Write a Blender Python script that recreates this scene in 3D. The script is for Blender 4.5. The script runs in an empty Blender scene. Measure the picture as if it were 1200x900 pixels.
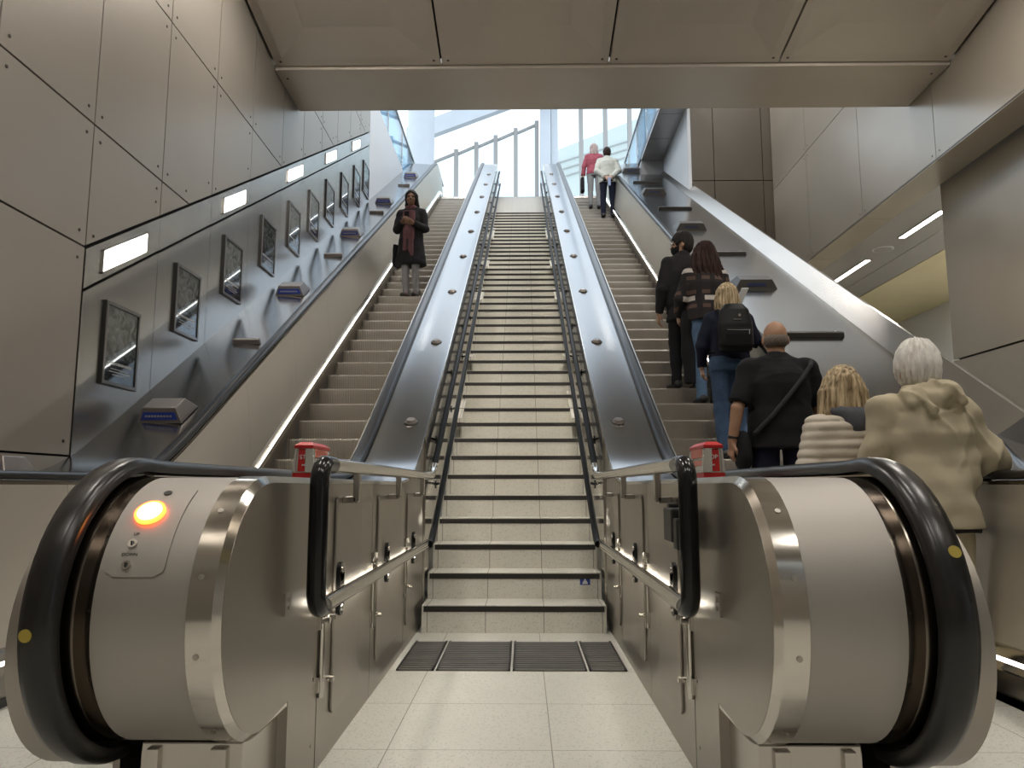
import bpy, bmesh, math, random
import numpy as np
from mathutils import Vector, Matrix
random.seed(7); RNG = np.random.RandomState(7)
SC = bpy.context.scene
COL = SC.collection
T30 = math.tan(math.radians(30))

# ------------------------------------------------------------------ materials
def new_mat(name):
    m = bpy.data.materials.new(name); m.use_nodes = True
    nt = m.node_tree; b = nt.nodes['Principled BSDF']
    return m, nt, b
def N(nt, t, **kw):
    n = nt.nodes.new(t)
    for k, v in kw.items():
        if k in n.inputs: n.inputs[k].default_value = v
        else: setattr(n, k, v)
    return n
def coords(nt, scale=(1,1,1), kind='Object'):
    tc = N(nt, 'ShaderNodeTexCoord'); mp = N(nt, 'ShaderNodeMapping')
    mp.inputs['Scale'].default_value = scale
    nt.links.new(tc.outputs[kind], mp.inputs['Vector'])
    return mp.outputs['Vector']
def mix_col(nt, fac, a, b):
    mx = N(nt, 'ShaderNodeMix', data_type='RGBA')
    mx.inputs['A'].default_value = (*a, 1) if not hasattr(a, 'links') else (0,0,0,1)
    if hasattr(a, 'links'): nt.links.new(a, mx.inputs['A'])
    if hasattr(b, 'links'): nt.links.new(b, mx.inputs['B'])
    else: mx.inputs['B'].default_value = (*b, 1)
    nt.links.new(fac, mx.inputs['Factor'])
    return mx.outputs['Result']
def ramp(nt, fac, lo, hi):
    r = N(nt, 'ShaderNodeMapRange'); r.inputs['From Min'].default_value = lo; r.inputs['From Max'].default_value = hi
    nt.links.new(fac, r.inputs['Value']); return r.outputs['Result']
def M(name, col, rough=.5, metal=0., nscale=None, namp=.06, stretch=(1,1,1), bump=0., bscale=None, ramp_r=0., spec=.5, coat=0.):
    m, nt, b = new_mat(name)
    b.inputs['Base Color'].default_value = (*col, 1)
    b.inputs['Roughness'].default_value = rough; b.inputs['Metallic'].default_value = metal
    b.inputs['Specular IOR Level'].default_value = spec
    if coat: b.inputs['Coat Weight'].default_value = coat; b.inputs['Coat Roughness'].default_value = .05
    if nscale:
        v = coords(nt, stretch)
        nz = N(nt, 'ShaderNodeTexNoise', Scale=nscale, Detail=2.0)
        nt.links.new(v, nz.inputs['Vector'])
        lo = tuple(c*(1-namp) for c in col); hi = tuple(min(1, c*(1+namp)) for c in col)
        nt.links.new(mix_col(nt, ramp(nt, nz.outputs['Fac'], .15, .85), lo, hi), b.inputs['Base Color'])
        if ramp_r:
            mr = N(nt, 'ShaderNodeMapRange'); mr.inputs['To Min'].default_value = max(.02, rough-ramp_r); mr.inputs['To Max'].default_value = rough+ramp_r
            mr.inputs['From Min'].default_value = .15; mr.inputs['From Max'].default_value = .85
            nt.links.new(nz.outputs['Fac'], mr.inputs['Value']); nt.links.new(mr.outputs['Result'], b.inputs['Roughness'])
    if bump:
        v2 = coords(nt, stretch)
        n2 = N(nt, 'ShaderNodeTexNoise', Scale=bscale or nscale or 50., Detail=3.0)
        nt.links.new(v2, n2.inputs['Vector'])
        bp = N(nt, 'ShaderNodeBump', Strength=bump, Distance=.01)
        nt.links.new(n2.outputs['Fac'], bp.inputs['Height']); nt.links.new(bp.outputs['Normal'], b.inputs['Normal'])
    return m
def EM(name, col, s):
    m, nt, b = new_mat(name)
    b.inputs['Base Color'].default_value = (*col, 1)
    b.inputs['Emission Color'].default_value = (*col, 1); b.inputs['Emission Strength'].default_value = s
    return m

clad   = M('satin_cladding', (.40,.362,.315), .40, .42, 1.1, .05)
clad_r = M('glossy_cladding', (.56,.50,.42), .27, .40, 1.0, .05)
clad_dark = M('bronze_cladding', (.125,.103,.078), .45, .4, 1.0, .06)
soffit_m = M('soffit_panel', (.62,.555,.475), .48, .2, .9, .05)
gap_m  = M('shadow_gap', (.012,.011,.010), .8)
screw_m= M('screw_head', (.10,.09,.08), .4, .8)
steel  = M('brushed_steel', (.56,.53,.49), .27, 1., 3., .07, stretch=(1,.15,1))
steel_wall = M('poster_wall_steel', (.50,.49,.47), .27, 1., 1.6, .06, stretch=(1,1,.6))
steel_deck = M('deck_steel', (.36,.36,.36), .19, 1., 2., .05, stretch=(1,.2,1))
steel_satin = M('satin_steel', (.43,.405,.37), .56, .8, 2.4, .05)
steel_side = M('side_steel', (.37,.342,.30), .34, .95, 1.6, .06, stretch=(1,1,.5))
plate_m = M('plate_steel', (.40,.37,.33), .42, .9, 2., .06)
polish = M('polished_steel', (.66,.63,.58), .13, 1., 2.5, .05, ramp_r=.05)
chrome = M('chrome', (.70,.68,.64), .08, 1.)
dark_polish = M('dark_polished_steel', (.22,.19,.16), .22, 1., 2., .1)
balus = M('balustrade_panel_steel', (.60,.56,.49), .38, .7, 1.2, .06)
rubber = M('black_rubber', (.012,.011,.011), .28, 0., 12., .2)
blackgloss = M('black_gloss', (.010,.010,.011), .16, 0., spec=.4)
blackrail = M('black_rail', (.007,.007,.008), .42, 0., spec=.10)
blackmat = M('black_plastic', (.018,.018,.018), .45)
yellow = M('handrail_dot', (.42,.33,.05), .5)
tread_m = M('step_aluminium', (.47,.43,.375), .40, .70, 4., .12)
strip_m = M('nosing_strip', (.016,.013,.011), .55)
red_m  = M('stop_red', (.62,.025,.025), .35)
red_in = M('stop_red_panel', (.75,.10,.05), .25)
silver = M('silver_post', (.72,.71,.66), .25, .7)
white_p = M('white_print', (.82,.82,.80), .5)
blue_p = M('blue_label', (.02,.05,.30), .4)
blue_d = M('dim_blue_label', (.02,.03,.10), .4)
grate_m = M('grating_metal', (.20,.185,.175), .4, .6, 8., .15)
frame_m = M('poster_frame', (.035,.033,.031), .35, .3)
frame_s = M('poster_frame_steel', (.30,.29,.28), .3, .9)
led = EM('led_white', (1,.95,.86), 6.5)
rail_led = EM('rail_led', (1,.93,.80), 26.)
lamp_wall = EM('wall_lamp', (1,.97,.92), 9.)
lamp_lin = EM('linear_lamp', (1,.97,.93), 9.)
glow = EM('indicator_glow', (1,.10,.015), 9.)
glow_core = EM('indicator_core', (1,.50,.08), 14.)
white_wall = M('white_panel', (.78,.79,.80), .5, 0., 1., .03)
conc = M('pale_concrete', (.62,.66,.70), .7, 0., 2., .05)
mull = M('mullion', (.40,.39,.37), .5, .3)
yel_ceil = M('cream_ceiling', (.64,.57,.38), .6, 0., 1.2, .06)
grey_ceil = M('corridor_ceiling', (.42,.405,.40), .35, .4, 1., .06)
build_m = M('far_facade', (.62,.65,.62), .8, 0., .3, .08)

def glass_mat(name, tint, gl, k=.8):
    m, nt, b = new_mat(name)
    out = nt.nodes['Material Output']; nt.nodes.remove(b)
    tr = N(nt, 'ShaderNodeBsdfTransparent'); tr.inputs['Color'].default_value = (*tint, 1)
    g = N(nt, 'ShaderNodeBsdfGlossy', Roughness=.03); g.inputs['Color'].default_value = (.9,.95,1,1)
    fr = N(nt, 'ShaderNodeFresnel', IOR=1.5); ml = N(nt, 'ShaderNodeMath', operation='MULTIPLY_ADD')
    ml.inputs[1].default_value = k; ml.inputs[2].default_value = gl
    nt.links.new(fr.outputs[0], ml.inputs[0])
    mx = N(nt, 'ShaderNodeMixShader')
    nt.links.new(ml.outputs[0], mx.inputs[0]); nt.links.new(tr.outputs[0], mx.inputs[1]); nt.links.new(g.outputs[0], mx.inputs[2])
    nt.links.new(mx.outputs[0], out.inputs['Surface'])
    return m
glass = glass_mat('facade_glass', (.93,.97,.97), .02)
glass_blue = glass_mat('balustrade_glass', (.62,.80,.90), .04)
glass_poster = glass_mat('poster_glass', (.95,.95,.95), .0, .38)

def stone_mat(name, base, tile=None, off=(0,0), joint=(.30,.27,.22), axes='XY', jw=.004, rough=.5):
    m, nt, b = new_mat(name)
    b.inputs['Roughness'].default_value = rough
    v = coords(nt)
    vo = N(nt, 'ShaderNodeTexVoronoi', Scale=150.); nt.links.new(v, vo.inputs['Vector'])
    nz = N(nt, 'ShaderNodeTexNoise', Scale=260., Detail=2.); nt.links.new(v, nz.inputs['Vector'])
    big = N(nt, 'ShaderNodeTexNoise', Scale=2.2, Detail=3.); nt.links.new(v, big.inputs['Vector'])
    c1 = mix_col(nt, ramp(nt, nz.outputs['Fac'], .38, .66), tuple(c*.84 for c in base), tuple(min(1,c*1.06) for c in base))
    sep = N(nt, 'ShaderNodeSeparateColor'); nt.links.new(vo.outputs['Color'], sep.inputs[0])
    c2 = mix_col(nt, ramp(nt, sep.outputs[0], .86, .9), c1, tuple(c*.72 for c in base))
    c3 = mix_col(nt, ramp(nt, big.outputs['Fac'], .2, 1.5), c2, tuple(c*.75 for c in base))
    last = c3
    if tile:
        sx = N(nt, 'ShaderNodeSeparateXYZ'); nt.links.new(v, sx.inputs[0])
        facs = []
        for ax, t, o in zip(axes, tile, off):
            if t is None: continue
            a = N(nt, 'ShaderNodeMath', operation='SUBTRACT'); nt.links.new(sx.outputs['XYZ'.index(ax)], a.inputs[0]); a.inputs[1].default_value = o - t/2
            mo = N(nt, 'ShaderNodeMath', operation='FLOORED_MODULO'); nt.links.new(a.outputs[0], mo.inputs[0]); mo.inputs[1].default_value = t
            su = N(nt, 'ShaderNodeMath', operation='SUBTRACT'); nt.links.new(mo.outputs[0], su.inputs[0]); su.inputs[1].default_value = t/2
            ab = N(nt, 'ShaderNodeMath', operation='ABSOLUTE'); nt.links.new(su.outputs[0], ab.inputs[0])
            lt = N(nt, 'ShaderNodeMath', operation='LESS_THAN'); nt.links.new(ab.outputs[0], lt.inputs[0]); lt.inputs[1].default_value = jw/2
            facs.append(lt.outputs[0])
        f = facs[0]
        for g in facs[1:]:
            mx = N(nt, 'ShaderNodeMath', operation='MAXIMUM'); nt.links.new(f, mx.inputs[0]); nt.links.new(g, mx.inputs[1]); f = mx.outputs[0]
        last = mix_col(nt, f, last, joint)
    nt.links.new(last, b.inputs['Base Color'])
    return m
floor_m = stone_mat('terrazzo_floor', (.78,.76,.68), (.58,.58), (-.42,3.42))
step_m = stone_mat('stair_stone', (.82,.79,.70), (.37,None), (.19,0), jw=.005)
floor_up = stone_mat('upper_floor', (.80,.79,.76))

# ------------------------------------------------------------------ mesh builder
class MB:
    def __init__(s): s.v=[]; s.f=[]; s.m=[]
    def add(s, vs, fs, m=0):
        o=len(s.v); s.v += [tuple(map(float,p)) for p in vs]
        for f in fs: s.f.append(tuple(i+o for i in f)); s.m.append(m)
    def box(s, x0,x1,y0,y1,z0,z1,m=0):
        vs=[(x,y,z) for x in (x0,x1) for y in (y0,y1) for z in (z0,z1)]
        s.add(vs, [(0,1,3,2),(4,6,7,5),(0,4,5,1),(2,3,7,6),(0,2,6,4),(1,5,7,3)], m)
    def hexa(s, a, b, m=0):   # a,b: two lists of n points (bottom / top loops)
        n=len(a)
        fs=[tuple(range(n))[::-1], tuple(range(n,2*n))]+[(i,(i+1)%n,n+(i+1)%n,n+i) for i in range(n)]
        s.add(list(a)+list(b), fs, m)
    def prism_x(s, poly, x0, x1, m=0):   # poly in (y,z)
        s.hexa([(x0,y,z) for y,z in poly], [(x1,y,z) for y,z in poly], m)
    def prism_y(s, poly, y0, y1, m=0):   # poly in (x,z)
        s.hexa([(x,y0,z) for x,z in poly], [(x,y1,z) for x,z in poly], m)
    def prism_z(s, poly, z0, z1, m=0):
        s.hexa([(x,y,z0) for x,y in poly], [(x,y,z1) for x,y in poly], m)
    def cyl(s, a, b, r, n=16, m=0, r2=None):
        a=Vector(a); b=Vector(b); d=(b-a).normalized()
        t=Vector((0,0,1)) if abs(d.z)<.9 else Vector((1,0,0))
        u=d.cross(t).normalized(); w=d.cross(u); r2 = r if r2 is None else r2
        A=[a+(u*math.cos(2*math.pi*i/n)+w*math.sin(2*math.pi*i/n))*r for i in range(n)]
        B=[b+(u*math.cos(2*math.pi*i/n)+w*math.sin(2*math.pi*i/n))*r2 for i in range(n)]
        s.hexa(A,B,m)
    def sphere(s, c, r, n=12, m=0, sc=(1,1,1), zmin=-1):
        vs=[];fs=[]; k=n//2+1; a0=math.asin(max(-1,zmin))
        for i in range(k):
            la=a0+(math.pi/2-a0)*i/(k-1)
            for j in range(n):
                lo=2*math.pi*j/n
                vs.append((c[0]+r*sc[0]*math.cos(la)*math.cos(lo), c[1]+r*sc[1]*math.cos(la)*math.sin(lo), c[2]+r*sc[2]*math.sin(la)))
        for i in range(k-1):
            for j in range(n): fs.append((i*n+j,i*n+(j+1)%n,(i+1)*n+(j+1)%n,(i+1)*n+j))
        s.add(vs,fs,m)
    def tube(s, pts, r, n=14, m=0, caps=True):
        P=[Vector(p) for p in pts]; rings=[]; u=None
        for i,p in enumerate(P):
            d=(P[min(i+1,len(P)-1)]-P[max(i-1,0)]).normalized()
            if u is None:
                t=Vector((0,0,1)) if abs(d.z)<.9 else Vector((1,0,0)); u=d.cross(t).normalized()
            else: u=(u-d*u.dot(d)).normalized()
            w=d.cross(u); rr = r[i] if hasattr(r,'__len__') else r
            rings.append([p+(u*math.cos(2*math.pi*k/n)+w*math.sin(2*math.pi*k/n))*rr for k in range(n)])
        vs=[q for R in rings for q in R]; fs=[]
        for i in range(len(P)-1):
            for k in range(n): fs.append((i*n+k,i*n+(k+1)%n,(i+1)*n+(k+1)%n,(i+1)*n+k))
        if caps: fs += [tuple(range(n))[::-1], tuple(range((len(P)-1)*n,len(P)*n))]
        s.add(vs,fs,m)
    def sweep(s, prof, path, m=0, caps=True):    # prof [(x,n)] closed, path [(y,z)]
        n=len(prof); L=len(path); vs=[]
        for i,(y,z) in enumerate(path):
            a=path[max(i-1,0)]; b=path[min(i+1,L-1)]
            ty,tz=b[0]-a[0],b[1]-a[1]; l=math.hypot(ty,tz); ty/=l; tz/=l
            for x,h in prof: vs.append((x, y-tz*h, z+ty*h))
        fs=[]
        for i in range(L-1):
            for k in range(n): fs.append((i*n+k,i*n+(k+1)%n,(i+1)*n+(k+1)%n,(i+1)*n+k))
        if caps: fs += [tuple(range(n))[::-1], tuple(range((L-1)*n,L*n))]
        s.add(vs,fs,m)
    def build(s, name, mats, parent=None, origin=None, smooth=True, ang=35, bevel=0, **kw):
        if not isinstance(mats,(list,tuple)): mats=[mats]
        v=np.array(s.v,dtype=float)
        if origin is None:
            if parent is not None: origin=wloc(parent)
            else:
                lo,hi=v.min(0),v.max(0); origin=Vector(((lo[0]+hi[0])/2,(lo[1]+hi[1])/2,lo[2]))
        origin=Vector(origin); v=v-np.array(origin)
        me=bpy.data.meshes.new(name); me.from_pydata(v.tolist(),[],s.f)
        for mm in mats: me.materials.append(mm)
        me.polygons.foreach_set('material_index', s.m)
        bm=bmesh.new(); bm.from_mesh(me)
        bmesh.ops.recalc_face_normals(bm, faces=bm.faces)
        bm.to_mesh(me); bm.free()
        if smooth:
            me.polygons.foreach_set('use_smooth',[True]*len(me.polygons)); me.set_sharp_from_angle(angle=math.radians(ang))
        o=bpy.data.objects.new(name,me); COL.objects.link(o)
        if parent is not None:
            o.parent=parent; o.location=origin-wloc(parent)
        else: o.location=origin
        if bevel:
            b=o.modifiers.new('b','BEVEL'); b.width=bevel; b.segments=2; b.limit_method='ANGLE'; b.angle_limit=math.radians(40)
        props(o,**kw)
        return o
def wloc(o):
    l=Vector(o.location)
    while o.parent is not None: o=o.parent; l=l+Vector(o.location)
    return l
def props(o, label=None, cat=None, group=None, kind=None):
    if label: o['label']=label
    if cat: o['category']=cat
    if group: o['group']=group
    if kind: o['kind']=kind
    return o
def empty(name, loc, label=None, cat=None, group=None, kind=None):
    o=bpy.data.objects.new(name,None); COL.objects.link(o); o.location=loc; o.empty_display_size=.1
    return props(o,label,cat,group,kind)
def copy_tree(o, parent=None, delta=(0,0,0), label=None):
    c=o.copy(); COL.objects.link(c)
    if parent is not None: c.parent=parent
    else: c.location=Vector(o.location)+Vector(delta)
    if label: c['label']=label
    for ch in o.children: copy_tree(ch,c)
    return c
def clip(poly, a, b, c):     # keep a*y+b*z<=c
    out=[]
    for i in range(len(poly)):
        p,q=poly[i],poly[(i+1)%len(poly)]
        dp=a*p[0]+b*p[1]-c; dq=a*q[0]+b*q[1]-c
        if dp<=0: out.append(p)
        if (dp<0)!=(dq<0) and abs(dp-dq)>1e-9:
            t=dp/(dp-dq); out.append((p[0]+(q[0]-p[0])*t, p[1]+(q[1]-p[1])*t))
    res=[]
    for p in out:
        if not res or math.hypot(p[0]-res[-1][0],p[1]-res[-1][1])>1e-4: res.append(p)
    if len(res)>1 and math.hypot(res[0][0]-res[-1][0],res[0][1]-res[-1][1])<1e-4: res.pop()
    return res if len(res)>=3 else None
def sp(x): return np.where(x>30,x,np.log1p(np.exp(np.minimum(x,30))))
def ppath(q0, flat, y0, y1, w=.085, step=.05):
    ys=np.unique(np.concatenate([np.arange(y0,min(y1,3.6),.25),np.arange(3.6,6.2,step),np.arange(6.2,18.4,.4),np.arange(18.4,21,.08),np.arange(21,30,.5),[y1]]))
    ys=ys[(ys>=y0-1e-6)&(ys<=y1+1e-6)]
    if ys[0]>y0+1e-6: ys=np.insert(ys,0,y0)
    ln=q0+T30*(ys-5.01)
    z=flat+w*sp((ln-flat)/w); zt=8.5+flat; z=zt-w*sp((zt-z)/w)
    return list(zip(ys.tolist(), z.tolist()))
def zprof(q0, flat, y, w=.085):
    ln=q0+T30*(y-5.01); z=flat+w*float(sp(np.array((ln-flat)/w))); zt=8.5+flat
    return zt-w*float(sp(np.array((zt-z)/w)))
def text_mesh(name, s, size, mat, parent, mw, ext=.001, label=None):
    cu=bpy.data.curves.new(name,'FONT'); cu.body=s; cu.size=size; cu.align_x='CENTER'; cu.align_y='CENTER'; cu.extrude=ext
    t=bpy.data.objects.new(name,cu); COL.objects.link(t)
    dg=bpy.context.evaluated_depsgraph_get(); dg.update()
    me=bpy.data.meshes.new_from_object(t.evaluated_get(dg)); bpy.data.objects.remove(t); bpy.data.curves.remove(cu)
    me.name=name; me.transform(mw); me.materials.clear(); me.materials.append(mat)
    o=bpy.data.objects.new(name,me); COL.objects.link(o)
    if parent is not None: 
        me.transform(Matrix.Translation(-wloc(parent))); o.parent=parent
    return props(o,label)
ORD=['lowest','second from the bottom','third from the bottom','fourth from the bottom','fifth from the bottom','sixth from the bottom','seventh from the bottom','eighth from the bottom','ninth from the bottom','tenth from the bottom']
# ------------------------------------------------------------------ camera
f_px=900.; th=math.radians(7.6); ps=math.radians(.84)
cam=bpy.data.cameras.new('camera'); co=bpy.data.objects.new('camera',cam); COL.objects.link(co); SC.camera=co
fw=Vector((-math.sin(ps)*math.cos(th),math.cos(ps)*math.cos(th),math.sin(th)))
rt=Vector((math.cos(ps),math.sin(ps),0)); upv=rt.cross(fw)
mw=Matrix((rt,upv,-fw)).transposed().to_4x4(); mw.translation=Vector((.0615,0,.917)); co.matrix_world=mw
cam.sensor_width=36; cam.lens=36*f_px/1200; cam.clip_start=.05; cam.clip_end=300

XL=-2.84; XR=5.0; Z2=8.5
# ------------------------------------------------------------------ floors
mb=MB(); mb.box(-12,12,-8,21,-.2,0); mb.build('floor',floor_m,origin=(0,0,0),kind='structure')
mb=MB(); mb.box(-14,14,19.55,60,Z2-.3,Z2); mb.box(-14,XL-.3,13.9,19.55,Z2-.3,Z2); mb.box(3.42,14,14.75,19.55,Z2-.03,Z2+.2)
mb.build('floor_upper',floor_up,origin=(0,20,Z2),kind='structure')
# ------------------------------------------------------------------ left wall
VJ=[-5.87,-4.9,-3.93,-2.95,-1.97,-.99,-.01,.97,1.95,2.93,3.92,4.886,5.867,6.825,7.78,8.773,9.617,10.507,11.376,12.217,13.0,13.78]
HJ=[-.05,1.11,2.49,3.35,4.73,6.11,7.4,8.5]
ZT=lambda y:2.468+.5735*(y-4.859)+.006      # top of light band
def panel_wall(mb, x, sgn, panels, th=.03, mi=0, screws=True, inset=.006):
    for poly in panels:
        mb.prism_x(poly, x, x-sgn*th, mi)
        if screws and len(poly)>=4:
            cy=sum(p[0] for p in poly)/len(poly); cz=sum(p[1] for p in poly)/len(poly)
            for (y,z) in poly:
                dy,dz=(cy-y),(cz-z); yy=y+math.copysign(.075,dy); zz=z+math.copysign(.085,dz)
                mb.cyl((x-sgn*.001,yy,zz),(x+sgn*.004,yy,zz),.011,8,1)
mb=MB(); g=.007; panels=[]
for a,b in zip(VJ[:-1],VJ[1:]):
    zs=HJ if b<4.9 or True else HJ
    for c,d in zip(HJ[:-1],HJ[1:]):
        poly=[(a+g,c+g),(b-g,c+g),(b-g,d-g),(a+g,d-g)]
        if b>4.9:
            poly=clip(poly, .5735, -1, -(2.468-.5735*4.859)-.02) # z >= ZT
        if poly: panels.append(poly)
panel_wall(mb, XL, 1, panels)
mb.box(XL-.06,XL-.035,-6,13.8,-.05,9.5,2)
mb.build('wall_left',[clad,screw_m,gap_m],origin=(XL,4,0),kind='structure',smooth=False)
# light band
mb=MB()
ZB=lambda y:2.197+.5765*(y-4.885)
for a,b in zip(VJ[11:-1],VJ[12:]):
    mb.prism_x([(a+.003,ZB(a)+.012),(b-.003,ZB(b)+.012),(b-.003,ZT(b)-.012),(a+.003,ZT(a)-.012)], XL+.006, XL-.03)
mb.build('trim_1',steel_wall,origin=(XL,4.9,2.3),kind='structure',smooth=False)
ZJ=lambda y:1.118+.5690*(y-4.9)
mb=MB()
for a,b in zip(VJ[11:-1],VJ[12:]):
    mb.prism_x([(a+.003,ZJ(a)-.25),(b-.003,ZJ(b)-.25),(b-.003,ZB(b)-.012),(a+.003,ZB(a)-.012)], XL+.006, XL-.03)
    for yy in (a+.04,b-.04): mb.cyl((XL+.005,yy,ZB(yy)-.05),(XL+.009,yy,ZB(yy)-.05),.006,8)
mb.build('trim_2',steel_wall,origin=(XL,4.9,1.2),kind='structure',smooth=False)
# white wall continuing to the top on the left
mb=MB(); mb.box(XL-.3,XL,13.8,21,5,Z2); mb.build('wall_left_upper',white_wall,kind='structure')
mb=MB(); mb.box(-12,12,20.9,21.1,0,Z2-.3); mb.box(XL-.3,XL-.06,13.8,21,0,5); mb.build('wall_far',conc,kind='structure',smooth=False)
# ------------------------------------------------------------------ wall lamps in the band
LY=[(5.088,5.66),(7.09,7.63),(8.99,9.58),(10.70,11.28),(12.35,12.9)]
for i,(a,b) in enumerate(LY):
    za=ZB(a)+.06; zb=ZB(b)+.06; h=.148
    r=empty('wall_light',(XL,(a+b)/2,za),'glowing white slanted light in the steel band of the left wall, '+ORD[i],'light','wall lights climbing the left wall')
    mb=MB(); t=.012
    for A,B in (((a-t,za-t),(b+t,zb-t)),((a-t,za+h),(b+t,zb+h))):
        mb.prism_x([A,B,(B[0],B[1]+t),(A[0],A[1]+t)],XL+.003,XL+.018)
    for y,z in ((a-t,za-t),(b,zb-t)): mb.prism_x([(y,z),(y+t,z),(y+t,z+h+2*t),(y,z+h+2*t)],XL+.003,XL+.018)
    mb.build('light_frame',steel,r,smooth=False)
    mb=MB(); mb.prism_x([(a,za),(b,zb),(b,zb+h),(a,za+h)],XL+.002,XL+.012); mb.build('diffuser',lamp_wall,r,smooth=False)
# ------------------------------------------------------------------ posters
def poster_mat():
    m,nt,b=new_mat('poster_print'); b.inputs['Roughness'].default_value=.25
    v=coords(nt,(1,2.2,2.2))
    n=N(nt,'ShaderNodeTexNoise',Scale=5.,Detail=5.,Distortion=1.5); nt.links.new(v,n.inputs['Vector'])
    vo=N(nt,'ShaderNodeTexVoronoi',Scale=6.); nt.links.new(v,vo.inputs['Vector'])
    c=mix_col(nt,ramp(nt,n.outputs['Fac'],.40,.62),(.02,.025,.024),(.30,.335,.31))
    c2=mix_col(nt,ramp(nt,vo.outputs['Distance'],.0,.5),(.06,.07,.06),c)
    sx=N(nt,'ShaderNodeSeparateXYZ'); nt.links.new(coords(nt),sx.inputs[0])
    f=ramp(nt,sx.outputs['Z'],.185,.20)
    nt.links.new(mix_col(nt,f,(.012,.013,.013),c2),b.inputs['Base Color'])
    return m
pm=poster_mat()
PY=[(5.144,2.20),(6.165,2.77),(7.132,3.335),(8.13,3.90),(9.06,4.42),(9.92,4.905),(10.75,5.40),(11.64,5.885),(12.50,6.375),(13.24,6.80)]
def make_poster(y,ztop):
    w,h,t,d=.475,.585,.026,.027; z=ztop-h
    r=empty('poster_frame',(XL,y+w/2,z))
    mb=MB(); x0,x1=XL+.004,XL+d
    mb.box(x0,x1,y,y+t,z,z+h); mb.box(x0,x1,y+w-t,y+w,z,z+h); mb.box(x0,x1,y+t,y+w-t,z,z+t); mb.box(x0,x1,y+t,y+w-t,z+h-t,z+h)
    mb.box(x0,x0+.01,y+t,y+w-t,z+t,z+h-t)
    mb.build('frame',frame_m,r,smooth=False,bevel=.003)
    mb=MB(); mb.box(x1,x1+.003,y+.004,y+t,z+.004,z+h-.004); mb.box(x1,x1+.003,y+w-t,y+w-.004,z+.004,z+h-.004); mb.box(x1,x1+.003,y+t,y+w-t,z+.004,z+t); mb.box(x1,x1+.003,y+t,y+w-t,z+h-t,z+h-.004)
    mb.build('frame_face',frame_s,r,smooth=False)
    mb=MB(); mb.box(x0+.012,x0+.016,y+t,y+w-t,z+t,z+h-t); pr=mb.build('print',pm,r,origin=(XL,y+w/2,z),smooth=False)
    mb=MB()
    for k,(zz,a,b,hh) in enumerate(((.150,.07,.40,.018),(.118,.12,.36,.006),(.098,.10,.38,.006),(.078,.15,.33,.006))):
        yy=y+a
        while yy<y+b:
            l=random.uniform(.015,.05); mb.box(x0+.016,x0+.018,yy,min(yy+l,y+b),z+zz,z+zz+hh); yy+=l+.008
    mb.build('caption_lettering',white_p,pr,smooth=False)
    mb=MB(); mb.box(x1-.006,x1-.003,y+t,y+w-t,z+t,z+h-t); mb.build('glass',glass_poster,r,smooth=False)
    return r
p0=make_poster(*PY[0])
for i,(y,zt) in enumerate(PY):
    r=p0 if i==0 else copy_tree(p0,None,(0,y-PY[0][0],zt-PY[0][1]))
    props(r,'dark framed poster on the steel left wall beside the escalator, '+ORD[i],'poster','framed posters up the left wall')
# ------------------------------------------------------------------ ceiling: sloped panels, flat soffit
YS0,YS1=8.36,9.36; ZS=5.755
zc=lambda y: ZS+.02+.171*(YS0-y)
mb=MB(); xj=[XL+.02,-.88,1.06,3.02,XR-.02]; yj=[YS0,5.6,2.84,.08,-2.7,-6]
for i in range(4):
    for j in range(5):
        x0,x1=xj[i]+.012,xj[i+1]-.012; ya,yb=yj[j]-.012,yj[j+1]+.012
        def ring(ix,iy,dz): return [(x0+ix,ya-iy,zc(ya-iy)+dz),(x1-ix,ya-iy,zc(ya-iy)+dz),(x1-ix,yb+iy,zc(yb+iy)+dz),(x0+ix,yb+iy,zc(yb+iy)+dz)]
        R=[ring(0,0,.05),ring(0,0,0),ring(.10,.12,0),ring(.46,.55,.035)]
        vs=[p for r in R for p in r]; fs=[(12,13,14,15)]
        for k in range(3):
            for q in range(4): fs.append((k*4+q,k*4+(q+1)%4,(k+1)*4+(q+1)%4,(k+1)*4+q))
        mb.add(vs,fs,0)
        for (xx,yy) in ((x0+.07,ya-.07),(x1-.07,ya-.07)): mb.cyl((xx,yy,zc(yy)-.004),(xx,yy,zc(yy)+.01),.016,8,2)
mb.hexa([(XL-.1,YS0+.02,zc(YS0)+.10),(XR+.1,YS0+.02,zc(YS0)+.10),(XR+.1,-6.2,zc(-6.2)+.10),(XL-.1,-6.2,zc(-6.2)+.10)],
        [(XL-.1,YS0+.02,zc(YS0)+.3),(XR+.1,YS0+.02,zc(YS0)+.3),(XR+.1,-6.2,zc(-6.2)+.3),(XL-.1,-6.2,zc(-6.2)+.3)],1)
mb.build('ceiling',[soffit_m,gap_m,screw_m],origin=(1,0,ZS),kind='structure',smooth=False)
mb=MB(); mb.box(XL+.01,XR-.01,YS0+.012,YS1,ZS-.015,ZS+.06); mb.box(XL+.01,XR-.01,YS1-.06,YS1,ZS+.06,9.3)
for xx in (XL+.1,XR-.12): mb.cyl((xx,YS0+.2,ZS-.019),(xx,YS0+.2,ZS),.016,8,1)
mb.build('trim_3',[soffit_m,screw_m],origin=(1,9,ZS),kind='structure',smooth=False)
mb=MB(); mb.box(XL-.4,5.2,9.3,14.7,12,12.3); mb.build('ceiling_upper',soffit_m,origin=(1,12,12),kind='structure',smooth=False)
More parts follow.
